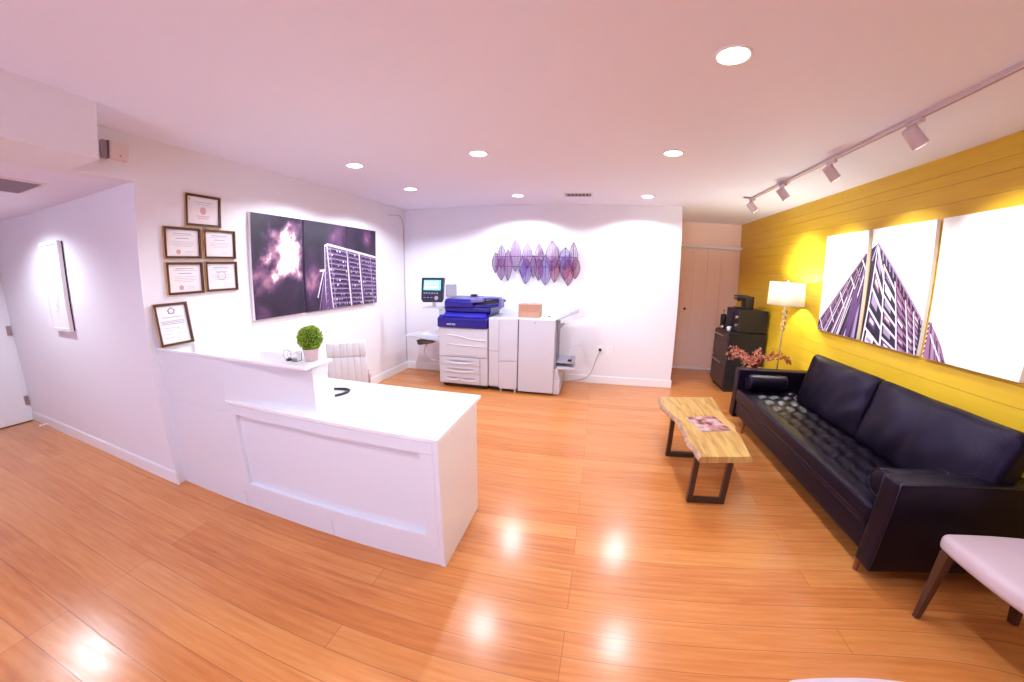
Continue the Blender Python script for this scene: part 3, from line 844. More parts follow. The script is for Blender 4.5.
MB().box(dx0, -2.2, 1.61, 2.0, 0, .60).build('inner_cabinet', 'desk_white', t)

# topiary in its pot
px_, py_ = -1.508, 1.545
t = thing('potted_topiary', 'small clipped green ball plant in a blush pot on the tall counter', 'potted plant', (px_, py_, 1.0755))
MB().lathe([(.034, 0), (.036, .002), (.044, .058), (.047, .068), (.044, .070), (.040, .066), (.036, .060)], (px_, py_, 1.0755), 28).build('pot', 'pot_blush', t)
c = Vector((px_, py_, 1.0755 + .128))
MB().sphere(c, .056, 20).build('branch_core', 'boxwood_dark', t)
mb = MB(); rnd = random.Random(3)
for k in range(2600):
    d = Vector((rnd.gauss(0, 1), rnd.gauss(0, 1), rnd.gauss(0, 1))).normalized()
    p = c + d * rnd.uniform(.054, .069)
    a = (d + Vector((rnd.uniform(-1, 1), rnd.uniform(-1, 1), rnd.uniform(-1, 1))) * .8).normalized()
    b = a.cross(Vector((rnd.uniform(-1, 1), rnd.uniform(-1, 1), rnd.uniform(-1, 1)))).normalized()
    l, w_ = rnd.uniform(.006, .011), rnd.uniform(.003, .0045)
    mb.add([p, p + a * l * .5 + b * w_, p + a * l, p + a * l * .5 - b * w_], [(0, 1, 2, 3)], 0 if rnd.random() < .5 else 1)
mb.build('foliage', ['boxwood_green', 'boxwood_light'], t)

# clear glass ornament and card holder beside the plant
t = thing('glass_ornament', 'small clear looped glass ornament with a dark base left of the green plant', 'ornament', (-1.645, 1.50, 1.0755))
MB().lathe([(.018, 0), (.020, .004), (.012, .010), (.004, .014)], (-1.64, 1.50, 1.0755), 16).build('base', 'black_plastic', t)
mb = MB()
for (cx, r, ph) in ((-1.655, .026, .3), (-1.632, .020, 1.2)):
    mb.tube([(cx + r * math.cos(a) * math.cos(ph), 1.50 + r * math.cos(a) * math.sin(ph) * .6, 1.0755 + .034 + r * math.sin(a)) for a in [2 * PI * k / 20 for k in range(21)]], .003, 6)
mb.build('glass_loop', 'crystal', t)
t = thing('card_holder', 'tiny clear card holder with white cards touching the left side of the plant pot', 'card holder', (-1.585, 1.5, 1.0755))
mb = MB().box(-1.605, -1.567, 1.485, 1.530, 1.0756, 1.0785).box(-1.605, -1.567, 1.526, 1.530, 1.0785, 1.125).box(-1.605, -1.567, 1.485, 1.488, 1.0785, 1.095)
mb.build('holder', 'clear_acrylic', t)
MB().box(-1.603, -1.569, 1.492, 1.524, 1.079, 1.122).build('cards', 'paper', t)

# black looped clip on the work surface
mb = MB(); z = .7958
pts = [(-1.545, 1.755, z), (-1.522, 1.80, z), (-1.515, 1.85, z), (-1.530, 1.885, z), (-1.560, 1.892, z), (-1.60, 1.884, z), (-1.645, 1.868, z)]
mb.tube(pts, [.007, .008, .008, .008, .008, .008, .007], 10)
tag(mb.build('black_clip', 'black_plastic'), 'small black hairpin-shaped clip lying on the white desk work surface', 'clip')

# white office chair behind the desk
t = thing('office_chair', 'white channel-stitched office chair behind the reception desk by the left wall', 'office chair', (0, 0, 0))
mb = MB()
W, z0, z1 = .38, .47, .90
n = 6
for k in range(n):
    x = -W / 2 + W * (k + .5) / n
    for (za, zb) in ((z0, .75), (.745, z1)):
        mb.rbox((x, 0, (za + zb) / 2), (W / n + .008, .11, zb - za), .018, 3)
mb.build('backrest', 'white_vinyl', t)
mb = MB()
for k in range(5):
    mb.rbox((0, .09 + .080 * k, .435), (W - .03, .087, .075), .03, 3)
mb.build('seat', 'white_vinyl', t)
for sx in (-.198, .198):
    MB().tube([(sx, .42, .43), (sx, .02, .43), (sx, -.02, .60)], .009, 8).build('side_frame', 'chrome', t)
MB().cyl((0, .25, .12), (0, .25, .41), .025, n=16).build('gas_column', 'chrome', t)
mb = MB()
for k in range(5):
    a = 2 * PI * k / 5 + .3
    e = Vector((.26 * math.cos(a), .25 + .26 * math.sin(a), .085)); mb.bar((0, .25, .115), e, .035, .022)
mb.build('star_base', 'chrome', t)
for k in range(5):
    a = 2 * PI * k / 5 + .3; e = (.26 * math.cos(a), .25 + .26 * math.sin(a))
    MB().cyl((e[0] - .012, e[1], .029), (e[0] + .012, e[1], .029), .028, n=16).cyl((e[0], e[1], .055), (e[0], e[1], .08), .008, n=8).build('caster', 'black_plastic', t)
t.location = (-2.33, 2.88, 0); turn(t, math.radians(33))

# ================================================================== printer
PY = 4.46
t = thing('office_printer', 'large white office printer with a blue scanner and feeder, attached side units and paper trays', 'printer', (-1.25, 4.75, 0))
def curvy_handle(mb, x0, x1, y, z, sag, th, mi=0):
    n = 10; vs = []
    for k in range(n + 1):
        u = k / n; x = x0 + (x1 - x0) * u; s_ = math.sin(PI * u)
        vs.append((x, z - sag * s_ * .3, th * s_ + .002))
    for k in range(n):
        a, b = vs[k], vs[k + 1]
        mb.hexa([(a[0], y - .006, a[1] - a[2]), (b[0], y - .006, b[1] - b[2]), (b[0], y + .002, b[1] - b[2]), (a[0], y + .002, a[1] - a[2])],
                [(a[0], y - .006, a[1] + a[2]), (b[0], y - .006, b[1] + b[2]), (b[0], y + .002, b[1] + b[2]), (a[0], y + .002, a[1] + a[2])], mi)
mb = MB().box(-2.04, -1.345, PY, 5.08, .055, .832)
mb.build('main_body', 'printer_white', t, bevel=.010)
MB().box(-2.00, -1.36, PY + .03, 5.05, .018, .054).build('base_recess', 'dark_gap', t)
for x in (-1.97, -1.42):
    for y in (PY + .06, 5.0): MB().cyl((x - .015, y, .0185), (x + .015, y, .0185), .018, n=14).build('caster', 'black_plastic', t)
# front door of the engine with its wavy crease
mb = MB().box(-1.93, -1.352, PY - .008, PY - .0005, .455, .812)
mb.build('front_door', 'printer_white', t, bevel=.003)
mb = MB(); n = 16; pr = []
for k in range(n + 1):
    u = k / n; x = -1.91 + .55 * u; zz = .735 - .055 / (1 + math.exp(-9 * (u - .42)))
    pr.append((x, PY - .013, zz))
mb.tube(pr, .006, 6)
MB.tube(mb, [(-1.91, PY - .012, .612), (-1.75, PY - .013, .600), (-1.36, PY - .013, .592)], .006, 6)
mb.build('door_crease', 'trim_white', t)
mb = MB().box(-2.035, -1.35, PY - .0012, PY - .0001, .432, .438).box(-1.452, -1.448, PY - .0012, PY - .0001, .06, .43)
mb.build('panel_seam', 'printer_shadowline', t)
for (z0, z1, zz) in ((.318, .425, .392), (.208, .312, .275)):
    dr = MB().box(-2.025, -1.455, PY - .010, PY - .0005, z0, z1).build('paper_drawer', 'printer_white', t, bevel=.003)
    mb = MB(); curvy_handle(mb, -1.93, -1.54, PY - .012, zz, .03, .010); mb.build('drawer_grip', 'printer_grey', dr)
    mb = MB(); curvy_handle(mb, -1.95, -1.52, PY - .014, zz - .027, .04, .008); mb.build('drawer_lip', 'trim_white', dr)
for (x0, x1) in ((-2.025, -1.745), (-1.74, -1.455)):
    dr = MB().box(x0, x1, PY - .010, PY - .0005, .066, .202).build('paper_drawer', 'printer_white', t, bevel=.003)
    xa, xb = (x0 + .10, x1 - .01) if x0 < -1.9 else (x0 + .01, x1 - .06)
    mb = MB(); curvy_handle(mb, xa, xb, PY - .012, .150, .02, .009); mb.build('drawer_grip', 'printer_grey', dr)
    mb = MB(); curvy_handle(mb, xa - .02, xb + .02, PY - .014, .124, .03, .008); mb.build('drawer_lip', 'trim_white', dr)
# blue front band and sloping deck
mb = MB().prism([(PY - .030, .838), (PY - .030, .955), (PY + .16, 1.035), (5.06, 1.035), (5.06, .838)], 'x', -2.045, -1.35)
mb.build('blue_front', 'printer_blue', t, bevel=.008)
mb = MB().hexa([(-1.99, PY + .0, .975), (-1.38, PY + .0, .975), (-1.38, PY + .145, 1.036), (-1.99, PY + .145, 1.036)],
               [(-1.98, PY - .004, .984), (-1.39, PY - .004, .984), (-1.39, PY + .14, 1.044), (-1.98, PY + .14, 1.044)])
mb.build('blue_deck', 'printer_blue_light', t, bevel=.003)
# scanner and document feeder
mb = MB().box(-1.985, -1.325, PY + .07, 5.05, 1.037, 1.095)
mb.build('scanner', 'printer_blue', t, bevel=.008)
mb = MB().prism([(PY + .05, 1.097), (PY + .05, 1.175), (PY + .10, 1.205), (5.00, 1.225), (5.02, 1.097)], 'x', -1.975, -1.56)
mb.build('feeder_cover', 'printer_blue', t, bevel=.012)
mb = MB().hexa([(-1.56, PY + .06, 1.097), (-1.20, PY + .06, 1.125), (-1.27, 4.90, 1.125), (-1.56, 5.0, 1.097)],
               [(-1.56, PY + .06, 1.128), (-1.19, PY + .06, 1.165), (-1.26, 4.90, 1.165), (-1.56, 5.0, 1.128)])
mb.build('feeder_tray', 'printer_blue', t, bevel=.004)
mb = MB().hexa([(-1.55, PY + .12, 1.129), (-1.22, PY + .12, 1.160), (-1.22, 4.95, 1.160), (-1.55, 4.95, 1.129)],
               [(-1.55, PY + .12, 1.165), (-1.24, PY + .12, 1.195), (-1.24, 4.95, 1.195), (-1.55, 4.95, 1.165)])
mb.build('feeder_throat', 'gasket', t, bevel=.004)
mb = MB().hexa([(-1.60, PY + .055, 1.165), (-1.43, PY + .055, 1.175), (-1.43, PY + .20, 1.19), (-1.60, PY + .20, 1.185)],
               [(-1.60, PY + .06, 1.205), (-1.44, PY + .06, 1.212), (-1.44, PY + .20, 1.222), (-1.60, PY + .20, 1.222)])
mb.build('feeder_guide', 'printer_violet', t, bevel=.003)
mb = MB().hexa([(-1.58, PY + .14, 1.200), (-1.22, PY + .14, 1.205), (-1.27, 4.90, 1.205), (-1.58, 4.98, 1.200)],
               [(-1.58, PY + .14, 1.222), (-1.22, PY + .14, 1.228), (-1.27, 4.90, 1.228), (-1.58, 4.98, 1.222)])
mb.build('feeder_top', 'printer_blue', t, bevel=.004)
MB().hexa([(-1.215, PY + .055, 1.10), (-1.18, PY + .055, 1.105), (-1.18, PY + .22, 1.105), (-1.215, PY + .22, 1.10)],
          [(-1.215, PY + .06, 1.22), (-1.18, PY + .06, 1.225), (-1.18, PY + .22, 1.225), (-1.215, PY + .22, 1.22)]).build('feeder_end', 'printer_violet', t, bevel=.004)
MB().box(-1.75, -1.66, 4.93, 5.0, 1.226, 1.250).build('feeder_hinge', 'black_plastic', t, bevel=.005)
# middle module
MB().box(-1.335, -.945, PY + .01, 5.06, .060, .985).build('transport_module', 'printer_white', t, bevel=.006)
MB().box(-1.330, -1.195, PY + .002, PY + .0095, .075, .965).build('narrow_cover', 'printer_white', t, bevel=.003)
MB().box(-1.330, -1.195, PY + .0005, PY + .0022, .545, .549).build('cover_seam', 'printer_shadowline', t)
MB().box(-1.188, -.95, PY + .002, PY + .0095, .425, .965).build('upper_door', 'printer_white', t, bevel=.003)
MB().box(-1.188, -.95, PY - .003, PY + .0095, .045, .415).build('lower_door', 'printer_white', t, bevel=.003)
MB().box(-1.31, -.97, PY + .04, 5.04, .012, .059).build('base_recess', 'dark_gap', t)
for x in (-1.165, -.975): MB().cyl((x, PY - .0 + .015, .0), (x, PY + .015, .062), .012, n=12).build('levelling_foot', 'printer_white', t)
# gap between the modules and finisher
MB().box(-.944, -.932, PY + .03, 5.04, .06, .96).build('module_gap', 'printer_shadowline', t)
MB().box(-.931, -.470, PY - .005, 5.06, .030, .985).build('finisher_body', 'printer_white', t, bevel=.006)
mb = MB().hexa([(-.93, PY - .003, .986), (-.475, PY - .003, .986), (-.475, 5.05, .986), (-.93, 5.05, .986)],
               [(-.92, PY + .006, .994), (-.485, PY + .006, .994), (-.485, 5.04, .994), (-.92, 5.04, .994)])
mb.build('finisher_lid', 'desk_top_white', t)
MB().box(-.735, -.715, PY - .010, PY - .0055, .935, .955).build('finisher_latch', 'printer_grey', t, bevel=.002)
MB().box(-.60, -.56, 4.72, 4.75, .9945, 1.004).build('lid_button', 'printer_shadowline', t)
mb = MB().box(-.468, -.385, PY + .03, 5.0, .012, .20).prism([(-.468, .20), (-.385, .20), (-.42, .34), (-.468, .36)], 'y', PY + .05, 4.9)
mb.build('finisher_foot', 'printer_white', t, bevel=.006)
MB().box(-.469, -.452, PY + .06, 4.98, .37, .93).build('elevator_slot', 'printer_grey', t, bevel=.002)
MB().box(-.451, -.444, PY + .10, PY + .115, .37, .93).box(-.451, -.444, PY + .30, PY + .315, .37, .93).build('elevator_rail', 'printer_shadowline', t)
mb = MB().hexa([(-.44, PY + .08, .425), (-.22, PY + .08, .425), (-.22, 4.92, .425), (-.44, 4.92, .425)], [(-.44, PY + .08, .445), (-.22, PY + .08, .452), (-.22, 4.92, .452), (-.44, 4.92, .445)])
mb.build('stacker_tray', 'printer_grey', t, bevel=.002)
MB().box(-.44, -.21, PY + .06, 4.9, .345, .375).build('booklet_tray', 'printer_white', t, bevel=.003)
MB().bar((-.26, PY + .2, .455), (-.09, PY + .2, .52), .30, .008, upv=(0, 1, 0)).build('tray_extension', 'clear_acrylic', t)
MB().box(-.30, -.25, PY + .09, PY + .13, .452, .475).build('paper_stop', 'black_plastic', t)
mb = MB().hexa([(-.465, PY + .06, .975), (-.20, PY + .10, 1.085), (-.20, 4.85, 1.085), (-.465, 4.95, .975)], [(-.465, PY + .06, .987), (-.20, PY + .10, 1.097), (-.20, 4.85, 1.097), (-.465, 4.95, .987)])
mb.build('top_tray', 'printer_grey', t, bevel=.002)
MB().bar((-.30, PY + .20, 1.062), (-.13, PY + .22, 1.125), .004, .20, upv=(0, 0, 1)).build('tray_wing', 'clear_acrylic', t)
MB().prism([(-.468, .93), (-.36, .93), (-.468, .80)], 'y', PY + .18, PY + .21).build('tray_bracket', 'printer_grey', t)
# bypass tray on the left
mb = MB().hexa([(-2.62, PY + .10, .655), (-2.045, PY + .10, .60), (-2.045, 4.95, .60), (-2.62, 4.95, .655)],
               [(-2.64, PY + .10, .668), (-2.045, PY + .10, .655), (-2.045, 4.95, .665), (-2.64, 4.95, .668)])
mb.build('bypass_tray', 'printer_white', t, bevel=.004)
mb = MB().hexa([(-2.42, PY + .20, .668), (-2.06, PY + .20, .66), (-2.06, 4.85, .66), (-2.42, 4.85, .668)],
               [(-2.36, PY + .22, .715), (-2.06, PY + .22, .735), (-2.06, 4.83, .735), (-2.36, 4.83, .715)])
mb.build('tray_guide', 'trim_white', t, bevel=.004)
MB().hexa([(-2.38, PY + .06, .545), (-2.17, PY + .06, .585), (-2.17, PY + .2, .585), (-2.38, PY + .2, .545)],
          [(-2.42, PY + .06, .61), (-2.14, PY + .06, .60), (-2.14, PY + .2, .60), (-2.42, PY + .2, .61)]).build('tray_latch', 'steel_brown', t, bevel=.002)
MB().box(-2.40, -2.33, PY + .055, PY + .075, .555, .600).build('tray_plug', 'black_plastic', t, bevel=.002)
mb = MB().tube([(-2.25, PY + .15, .585), (-2.32, PY + .14, .52), (-2.34, PY + .14, .44), (-2.30, PY + .14, .36), (-2.22, PY + .14, .325), (-2.12, PY + .14, .32), (-2.04, PY + .14, .33)], .008, 8)
mb.build('loop_cable', 'cable_grey', t)
# control screen on its arm
MB().box(-2.30, -1.99, PY + .03, PY + .24, 1.072, 1.084).build('screen_shelf', 'printer_white', t, bevel=.003)
mb = MB().cyl((-2.15, PY + .12, 1.084), (-2.15, PY + .10, 1.15), .030, .022, 16).box(-2.06, -1.97, PY + .06, PY + .12, .95, 1.075)
mb.build('screen_arm', 'printer_white', t)
sc_ = bpy.data.objects.new('x', None)
Rx = Matrix.Rotation(math.radians(-8), 3, 'X')
def SP(x, y, z): v = Rx @ Vector((x, y, z)); return (v.x - 2.142, v.y + PY + .045, v.z + 1.325)
def sbox(mb, x0, x1, y0, y1, z0, z1, mi=0):
    return mb.hexa([SP(x0, y0, z0), SP(x1, y0, z0), SP(x1, y1, z0), SP(x0, y1, z0)], [SP(x0, y0, z1), SP(x1, y0, z1), SP(x1, y1, z1), SP(x0, y1, z1)], mi)
mb = MB()
def prof(y): return [SP(x, y, z) for x, z in ((-.165, .165), (.165, .165), (.16, -.12), (.14, -.165), (-.13, -.17), (-.16, -.13))]
a, b = prof(-.022), prof(.03)
mb.add(a + b, [tuple(range(6)), tuple(reversed(range(6, 12)))] + [(k, k + 6, (k + 1) % 6 + 6, (k + 1) % 6) for k in range(6)])
sh = mb.build('control_screen', 'screen_shell', t, bevel=.008)
mb = MB(); sbox(mb, -.125, .125, -.0245, -.0222, -.005, .130, 0)
for i in range(3):
    for j in range(2): sbox(mb, -.11 + i * .075, -.055 + i * .075, -.0252, -.0246, .012 + j * .055, .052 + j * .055, 1)
mb.build('display', ['screen_on', 'screen_icon'], sh)
for k in range(6): sbox(MB(), -.12 + k * .038, -.10 + k * .038, -.0245, -.0222, -.055, -.038).build('button', 'printer_grey', sh)
for k in range(3): sbox(MB(), -.12 + k * .05, -.09 + k * .05, -.0245, -.0222, -.11, -.102).build('button', 'printer_grey', sh)
c = [SP(.07 + .028 * math.cos(2 * PI * k / 16), -.0235, -.11 + .028 * math.sin(2 * PI * k / 16)) for k in range(16)]
MB().add(c, [tuple(range(16))]).build('start_button', 'cable_grey', sh)
# lettering on the blue front
def text_mesh(name, body, size, loc, rot, m, parent, ext=.0008):
    cu = bpy.data.curves.new(name, 'FONT'); cu.body = body; cu.size = size; cu.extrude = ext
    cu.align_x = 'CENTER'
    o = bpy.data.objects.new(name + '_curve', cu); C.objects.link(o)
    dg = bpy.context.evaluated_depsgraph_get(); me = bpy.data.meshes.new_from_object(o.evaluated_get(dg))
    C.objects.unlink(o); bpy.data.objects.remove(o)
    me.materials.clear(); me.materials.append(MT[m])
    q = bpy.data.objects.new(name, me); C.objects.link(q)
    q.parent = parent; q.location = Vector(loc) - (wl(parent) if parent else Vector((0, 0, 0))); q.rotation_euler = rot
    return q
text_mesh('lettering', 'xerox', .052, (-1.845, PY - .0318, .868), (PI / 2, 0, 0), 'paper', t)
bpy.data.objects.remove(sc_)

# cardboard box on the finisher
t = thing('cardboard_box', 'small brown cardboard box with taped seams on top of the printer finisher', 'box', (-.87, 4.66, .9945))
bx0, bx1, by0, by1, bz0, bz1 = -.965, -.690, 4.56, 4.80, .9950, 1.165
MB().box(bx0, bx1, by0, by1, bz0, bz1).build('carton', 'cardboard', t, bevel=.004)
mb = MB().box(bx0 + .12, bx0 + .132, by0 - .001, by0 - .0002, bz0, bz1).box(bx0, bx1 - .03, by0 - .001, by0 - .0002, (bz0 + bz1) / 2 - .004, (bz0 + bz1) / 2 + .004)
mb.box(bx0 + .11, bx0 + .15, by0, by1, bz1 + .0002, bz1 + .001)
mb.build('tape', 'tape_brown', t)

# pale wall box and red tab beside the screen
t = thing('wall_file_pocket', 'pale grey pocket on the back wall right of the printer control screen', 'wall pocket', (-2.05, YB, 1.25))
MB().box(-2.23, -2.07, YB - .05, YB - .001, 1.20, 1.38).build('pocket', 'printer_grey', t, bevel=.004)
MB().box(-2.21, -2.09, YB - .045, YB - .01, 1.3802, 1.392).build('papers', 'paper', t)

# outlets and cords
for (x, lab) in ((.115, 'white wall outlet with the printer plug in it'), (.262, 'white wall outlet nothing is plugged into')):
    t = thing('wall_outlet', lab, 'outlet', (x, YB, .49), 'outlets on the back wall')
    MB().box(x - .042, x + .042, YB - .008, YB - .001, .435, .555).build('cover_plate', 'outlet_white', t, bevel=.003)
    for z in (.470, .520):
        MB().cyl((x, YB - .0095, z), (x, YB - .008, z), .016, n=18).build('socket', 'trim_white', t)
        mb = MB().box(x - .007, x - .004, YB - .0102, YB - .0096, z - .003, z + .008).box(x + .004, x + .007, YB - .0102, YB - .0096, z - .003, z + .008)
        mb.build('slot', 'ink_dark', t)
t = thing('power_cord', 'grey power cord drooping from the wall outlet to the printer', 'cord', (-.1, YB - .04, .02))
MB().box(.095, .135, YB - .045, YB - .0105, .485, .520).build('plug', 'black_plastic', t, bevel=.004)
P = [(.110, YB - .04, .487), (.085, YB - .04, .42), (.055, YB - .05, .33), (.03, YB - .05, .24), (0, YB - .06, .16), (-.06, YB - .08, .09), (-.14, YB - .10, .06), (-.22, YB - .12, .05), (-.30, YB - .14, .04), (-.372, YB - .15, .03)]
MB().tube(P, .0065, 8).build('cord', 'cable_grey', t)
mb = MB().tube([(XL + .006, 4.70, 2.405), (XL + .006, 4.85, 2.43), (XL + .006, 5.02, 2.44), (XL + .006, 5.10, 2.40), (XL + .006, 5.14, 2.28), (XL + .006, 5.165, 1.9), (XL + .006, 5.175, 1.2), (XL + .006, 5.178, .125)], .0045, 6)
tag(mb.build('wall_cable', 'cable_grey'), 'thin grey cable arching along the left wall and down the back corner', 'cable')
# door stop
mb = MB().cyl((-5.60, YA - .017, .05), (-5.60, YA - .085, .05), .007, n=10).cyl((-5.60, YA - .085, .05), (-5.60, YA - .10, .05), .011, n=10)
tag(mb.build('door_stop', 'trim_white'), 'small white door stop sticking out of the hallway baseboard', 'door stop')

# ================================================================== leaf wall sculpture
t = thing('leaf_sculpture', 'wide wall sculpture of overlapping violet wire leaves on two rods on the back wall', 'wall sculpture', (-.86, YB, 1.7))
rnd = random.Random(5)
def leaf(x, zt, zb, w_, y, m_, tilt=0.0):
    n = 10; zc = (zt + zb) / 2; h = (zt - zb) / 2; L_, R__ = [], []
    for k in range(n + 1):
        u = -1 + 2 * k / n
        hw = w_ / 2 * (1 - abs(u) ** 1.8) ** .85 if abs(u) < 1 else 0
        z = zc + h * u; xo = x + tilt * h * u; bow = -.018 * (1 - u * u)
        L_.append((xo - hw, y, z)); R__.append((xo + hw, y, z))
    mid = [((a[0] + b[0]) / 2, y - .022 * (1 - (-1 + 2 * k / n) ** 2), a[2]) for k, (a, b) in enumerate(zip(L_, R__))]
    mb = MB(); vs = L_ + mid + R__; N1 = n + 1
    fs = [(k, k + 1, N1 + k + 1, N1 + k) for k in range(n)] + [(N1 + k, N1 + k + 1, 2 * N1 + k + 1, 2 * N1 + k) for k in range(n)]
    mb.add(vs, fs, 0, True)
    mb.tube(L_, .0045, 5, 1).tube(R__, .0045, 5, 1).tube(mid, .003, 5, 1)
    q1 = [((a[0] + m[0]) / 2, (a[1] + m[1]) / 2, a[2]) for a, m in zip(L_, mid)]; q2 = [((a[0] + m[0]) / 2, (a[1] + m[1]) / 2, a[2]) for a, m in zip(R__, mid)]
    mb.tube(q1[1:-1], .0014, 4, 1).tube(q2[1:-1], .0014, 4, 1)
    mb.build('leaf', [m_, 'leaf_rim'], t)
V, Bl, Rs = 'leaf_membrane', 'leaf_membrane_blue', 'leaf_membrane_rose'
tops = [(-1.345, 1.965, 1.62, .125, V), (-1.245, 1.90, 1.45, .12, V), (-1.140, 2.035, 1.585, .165, V), (-.965, 1.985, 1.64, .145, V), (-.80, 1.985, 1.62, .125, V),
        (-.61, 2.025, 1.60, .185, V), (-.43, 1.935, 1.62, .17, Bl), (-.315, 2.005, 1.60, .12, V)]
bots = [(-1.44, 1.86, 1.56, .10, V), (-1.35, 1.80, 1.455, .14, V), (-1.03, 1.80, 1.50, .13, Bl), (-.985, 1.78, 1.408, .16, Bl), (-.88, 1.82, 1.50, .10, V), (-.80, 1.78, 1.46, .12, V),
        (-.705, 1.83, 1.395, .19, Bl), (-.575, 1.80, 1.44, .14, Rs), (-.43, 1.83, 1.47, .15, V), (-.385, 1.79, 1.398, .16, Rs), (-.285, 1.80, 1.50, .13, Rs)]
for k, (x, zt, zb, w_, m_) in enumerate(tops): leaf(x, zt, zb, w_, YB - .075 - .012 * (k % 2), m_)
for k, (x, zt, zb, w_, m_) in enumerate(bots): leaf(x, zt, zb, w_, YB - .055 - .012 * (k % 2), m_)
for z in (1.80, 1.655): MB().cyl((-1.45, YB - .045, z), (-.27, YB - .045, z), .006, n=8).build('rod', 'leaf_rim', t)
for x in (-1.3, -.86, -.42): MB().cyl((x, YB - .04, 1.80), (x, YB - .001, 1.80), .006, n=8).build('standoff', 'leaf_rim', t)

# ================================================================== sofa
sx0, sx1, sy0, sy1 = 1.62, 2.47, 1.575, 4.00
t = thing('leather_sofa', 'long black leather sofa with a tufted seat along the yellow wall', 'sofa', (2.05, 2.79, 0))
def leather(mb, name, parent=t, m='leather'): return mb.build(name, m, parent)
leather(MB().rbox((2.03, 2.79, .215), (.78, 2.19, .150), .018, 3, res=2), 'base_frame')
for (a, b) in ((sy0, sy0 + .125), (sy1 - .115, sy1)):
    arm = MB().rbox(((sx0 + sx1) / 2, (a + b) / 2, .368), (sx1 - sx0, b - a, .545), .016, 3, res=2)
    o = leather(arm, 'armrest')
    mb = MB(); e = .004
    for yy in (a + e, b - e):
        mb.tube([(sx0 + .006, yy, .11), (sx0 + .006, yy, .636), (sx1 - .01, yy, .638)], .004, 6)
    mb.build('piping', 'leather_piping', o)
leather(MB().rbox((2.425, 2.79, .39), (.09, 2.19, .50), .03, 3, res=2), 'backrest_frame')
# tufted seat cushion
scx, scy, sw, sd = 1.945, 2.79, .66, 2.17
by = [(sy0 + .125 + .02) + (2.13) * (k + .5) / 12 for k in range(12)]
bx = [1.76 + .135 * k for k in range(4)]
def tuft(u, p):
    x, y = p.x + scx, p.y + scy
    if u.z > .3 and x > 1.71:
        fx = (x - bx[0]) / .135; fy = (y - by[0]) / (2.13 / 12)
        g = min(1.0, (x - 1.71) / .05)
        a = abs(math.sin(PI * fx)); b = abs(math.sin(PI * fy))
        pil = (a * b) ** .45
        dx = (fx - round(fx)) * .135; dy = (fy - round(fy)) * .1775
        dim = math.exp(-(dx * dx + dy * dy) / (2 * .018 ** 2))
        p.z += (-.024 * (1 - pil) - .022 * dim) * g + .008
    if u.z > .3: p.z += .004 * noise.noise(Vector((x * 9, y * 6, 0)))
    return p
mb = MB().rbox((scx, scy, .362), (sw, sd, .142), .030, 4, fn=tuft, res=4)
cush = leather(mb, 'seat_cushion')
for x in bx:
    for y in by: MB().sphere((x, y, .402), .010, 8, sc=(1, 1, .5)).build('tuft_button', 'leather_piping', cush)
MB().tube([(1.6145, sy0 + .15, .338), (1.6145, 2.79, .338), (1.6145, sy1 - .14, .338)], .0035, 6).tube([(1.6195, sy0 + .15, .424), (1.6195, 2.79, .424), (1.6195, sy1 - .14, .424)], .0035, 6).build('piping', 'leather_piping', cush)
# back cushions
def make_back(yc, seed, wid):
    Mr = Matrix.Rotation(math.radians(15), 3, 'Y')
    def puff(u, p):
        e = max(0, 1 - u.y * u.y) ** .5 * max(0, 1 - u.z * u.z) ** .5
        p.x *= .62 + .55 * e
        if abs(u.y) > .8: p.z *= 1 + .03 * (abs(u.y) - .8)
        q = Vector((seed, p.y * 3.2 + p.z * 1.4, p.z * 3.0))
        n_ = noise.noise(q) * .016 + noise.noise(q * 2.3) * .009
        rid = math.sin((p.y * 20 + p.z * 9 + 5 * noise.noise(q * .8))) * .009 * max(0, 1 - abs(u.y))
        if u.x < 0: p.x += n_ + rid * (1 if seed > 5 else .35)
        else: p.x += n_ * .5
        p.z += noise.noise(Vector((p.y * 4, seed, 1))) * .003
        return p
    mb = MB().rbox((2.262, yc, .655), (.20, wid, .52), .055, 5, fn=puff, M=Mr, res=5)
    return leather(mb, 'back_cushion')
for yc, sd_, wd_ in ((2.13, 9, 1.03), (3.125, 3, .93)):
    o = make_back(yc, sd_, wd_)
for (x, y) in ((1.665, 1.695), (1.665, 3.67), (2.42, 1.695), (2.42, 3.87)):
    MB().cyl((x, y + (.012 if y < 2 else 0), 0), (x + (.012 if x < 2 else -.012), y + (.03 if y < 2 else 0), .1395), .015, .024, 14).build('leg', 'leg_wood', t)
# bolsters resting on the seat at both arms
def bolster(x0, x1, y, z, r, lab):
    t = thing('bolster_pillow', lab, 'bolster pillow', ((x0 + x1) / 2, y, z - r), 'bolsters on the leather sofa')
    pr = [(0.001, 0), (r * .80, .002), (r * .95, .012), (r, .03)]
    L_ = x1 - x0
    prof = pr + [(r * (1 + .015 * math.sin(k)), .03 + (L_ - .06) * k / 8) for k in range(1, 8)] + [(a, L_ - b) for a, b in reversed(pr)]
    vs = MB().lathe(prof, (0, 0, 0), 28)
    vs.v = [(x0 + p[2], y + p[0], z + p[1]) for p in vs.v]
    vs.build('pillow_body', 'leather', t)
    for x in (x0 + .006, x1 - .006):
        ring = [(x, y + r * .97 * math.cos(2 * PI * k / 28), z + r * .97 * math.sin(2 * PI * k / 28)) for k in range(29)]
        MB().tube(ring, .004, 6).build('piping', 'leather_piping', t)
bolster(1.685, 2.10, 1.786, .532, .080, 'round black leather bolster against the near arm of the sofa')
bolster(1.70, 2.12, 3.798, .532, .080, 'round black leather bolster against the far arm of the sofa')

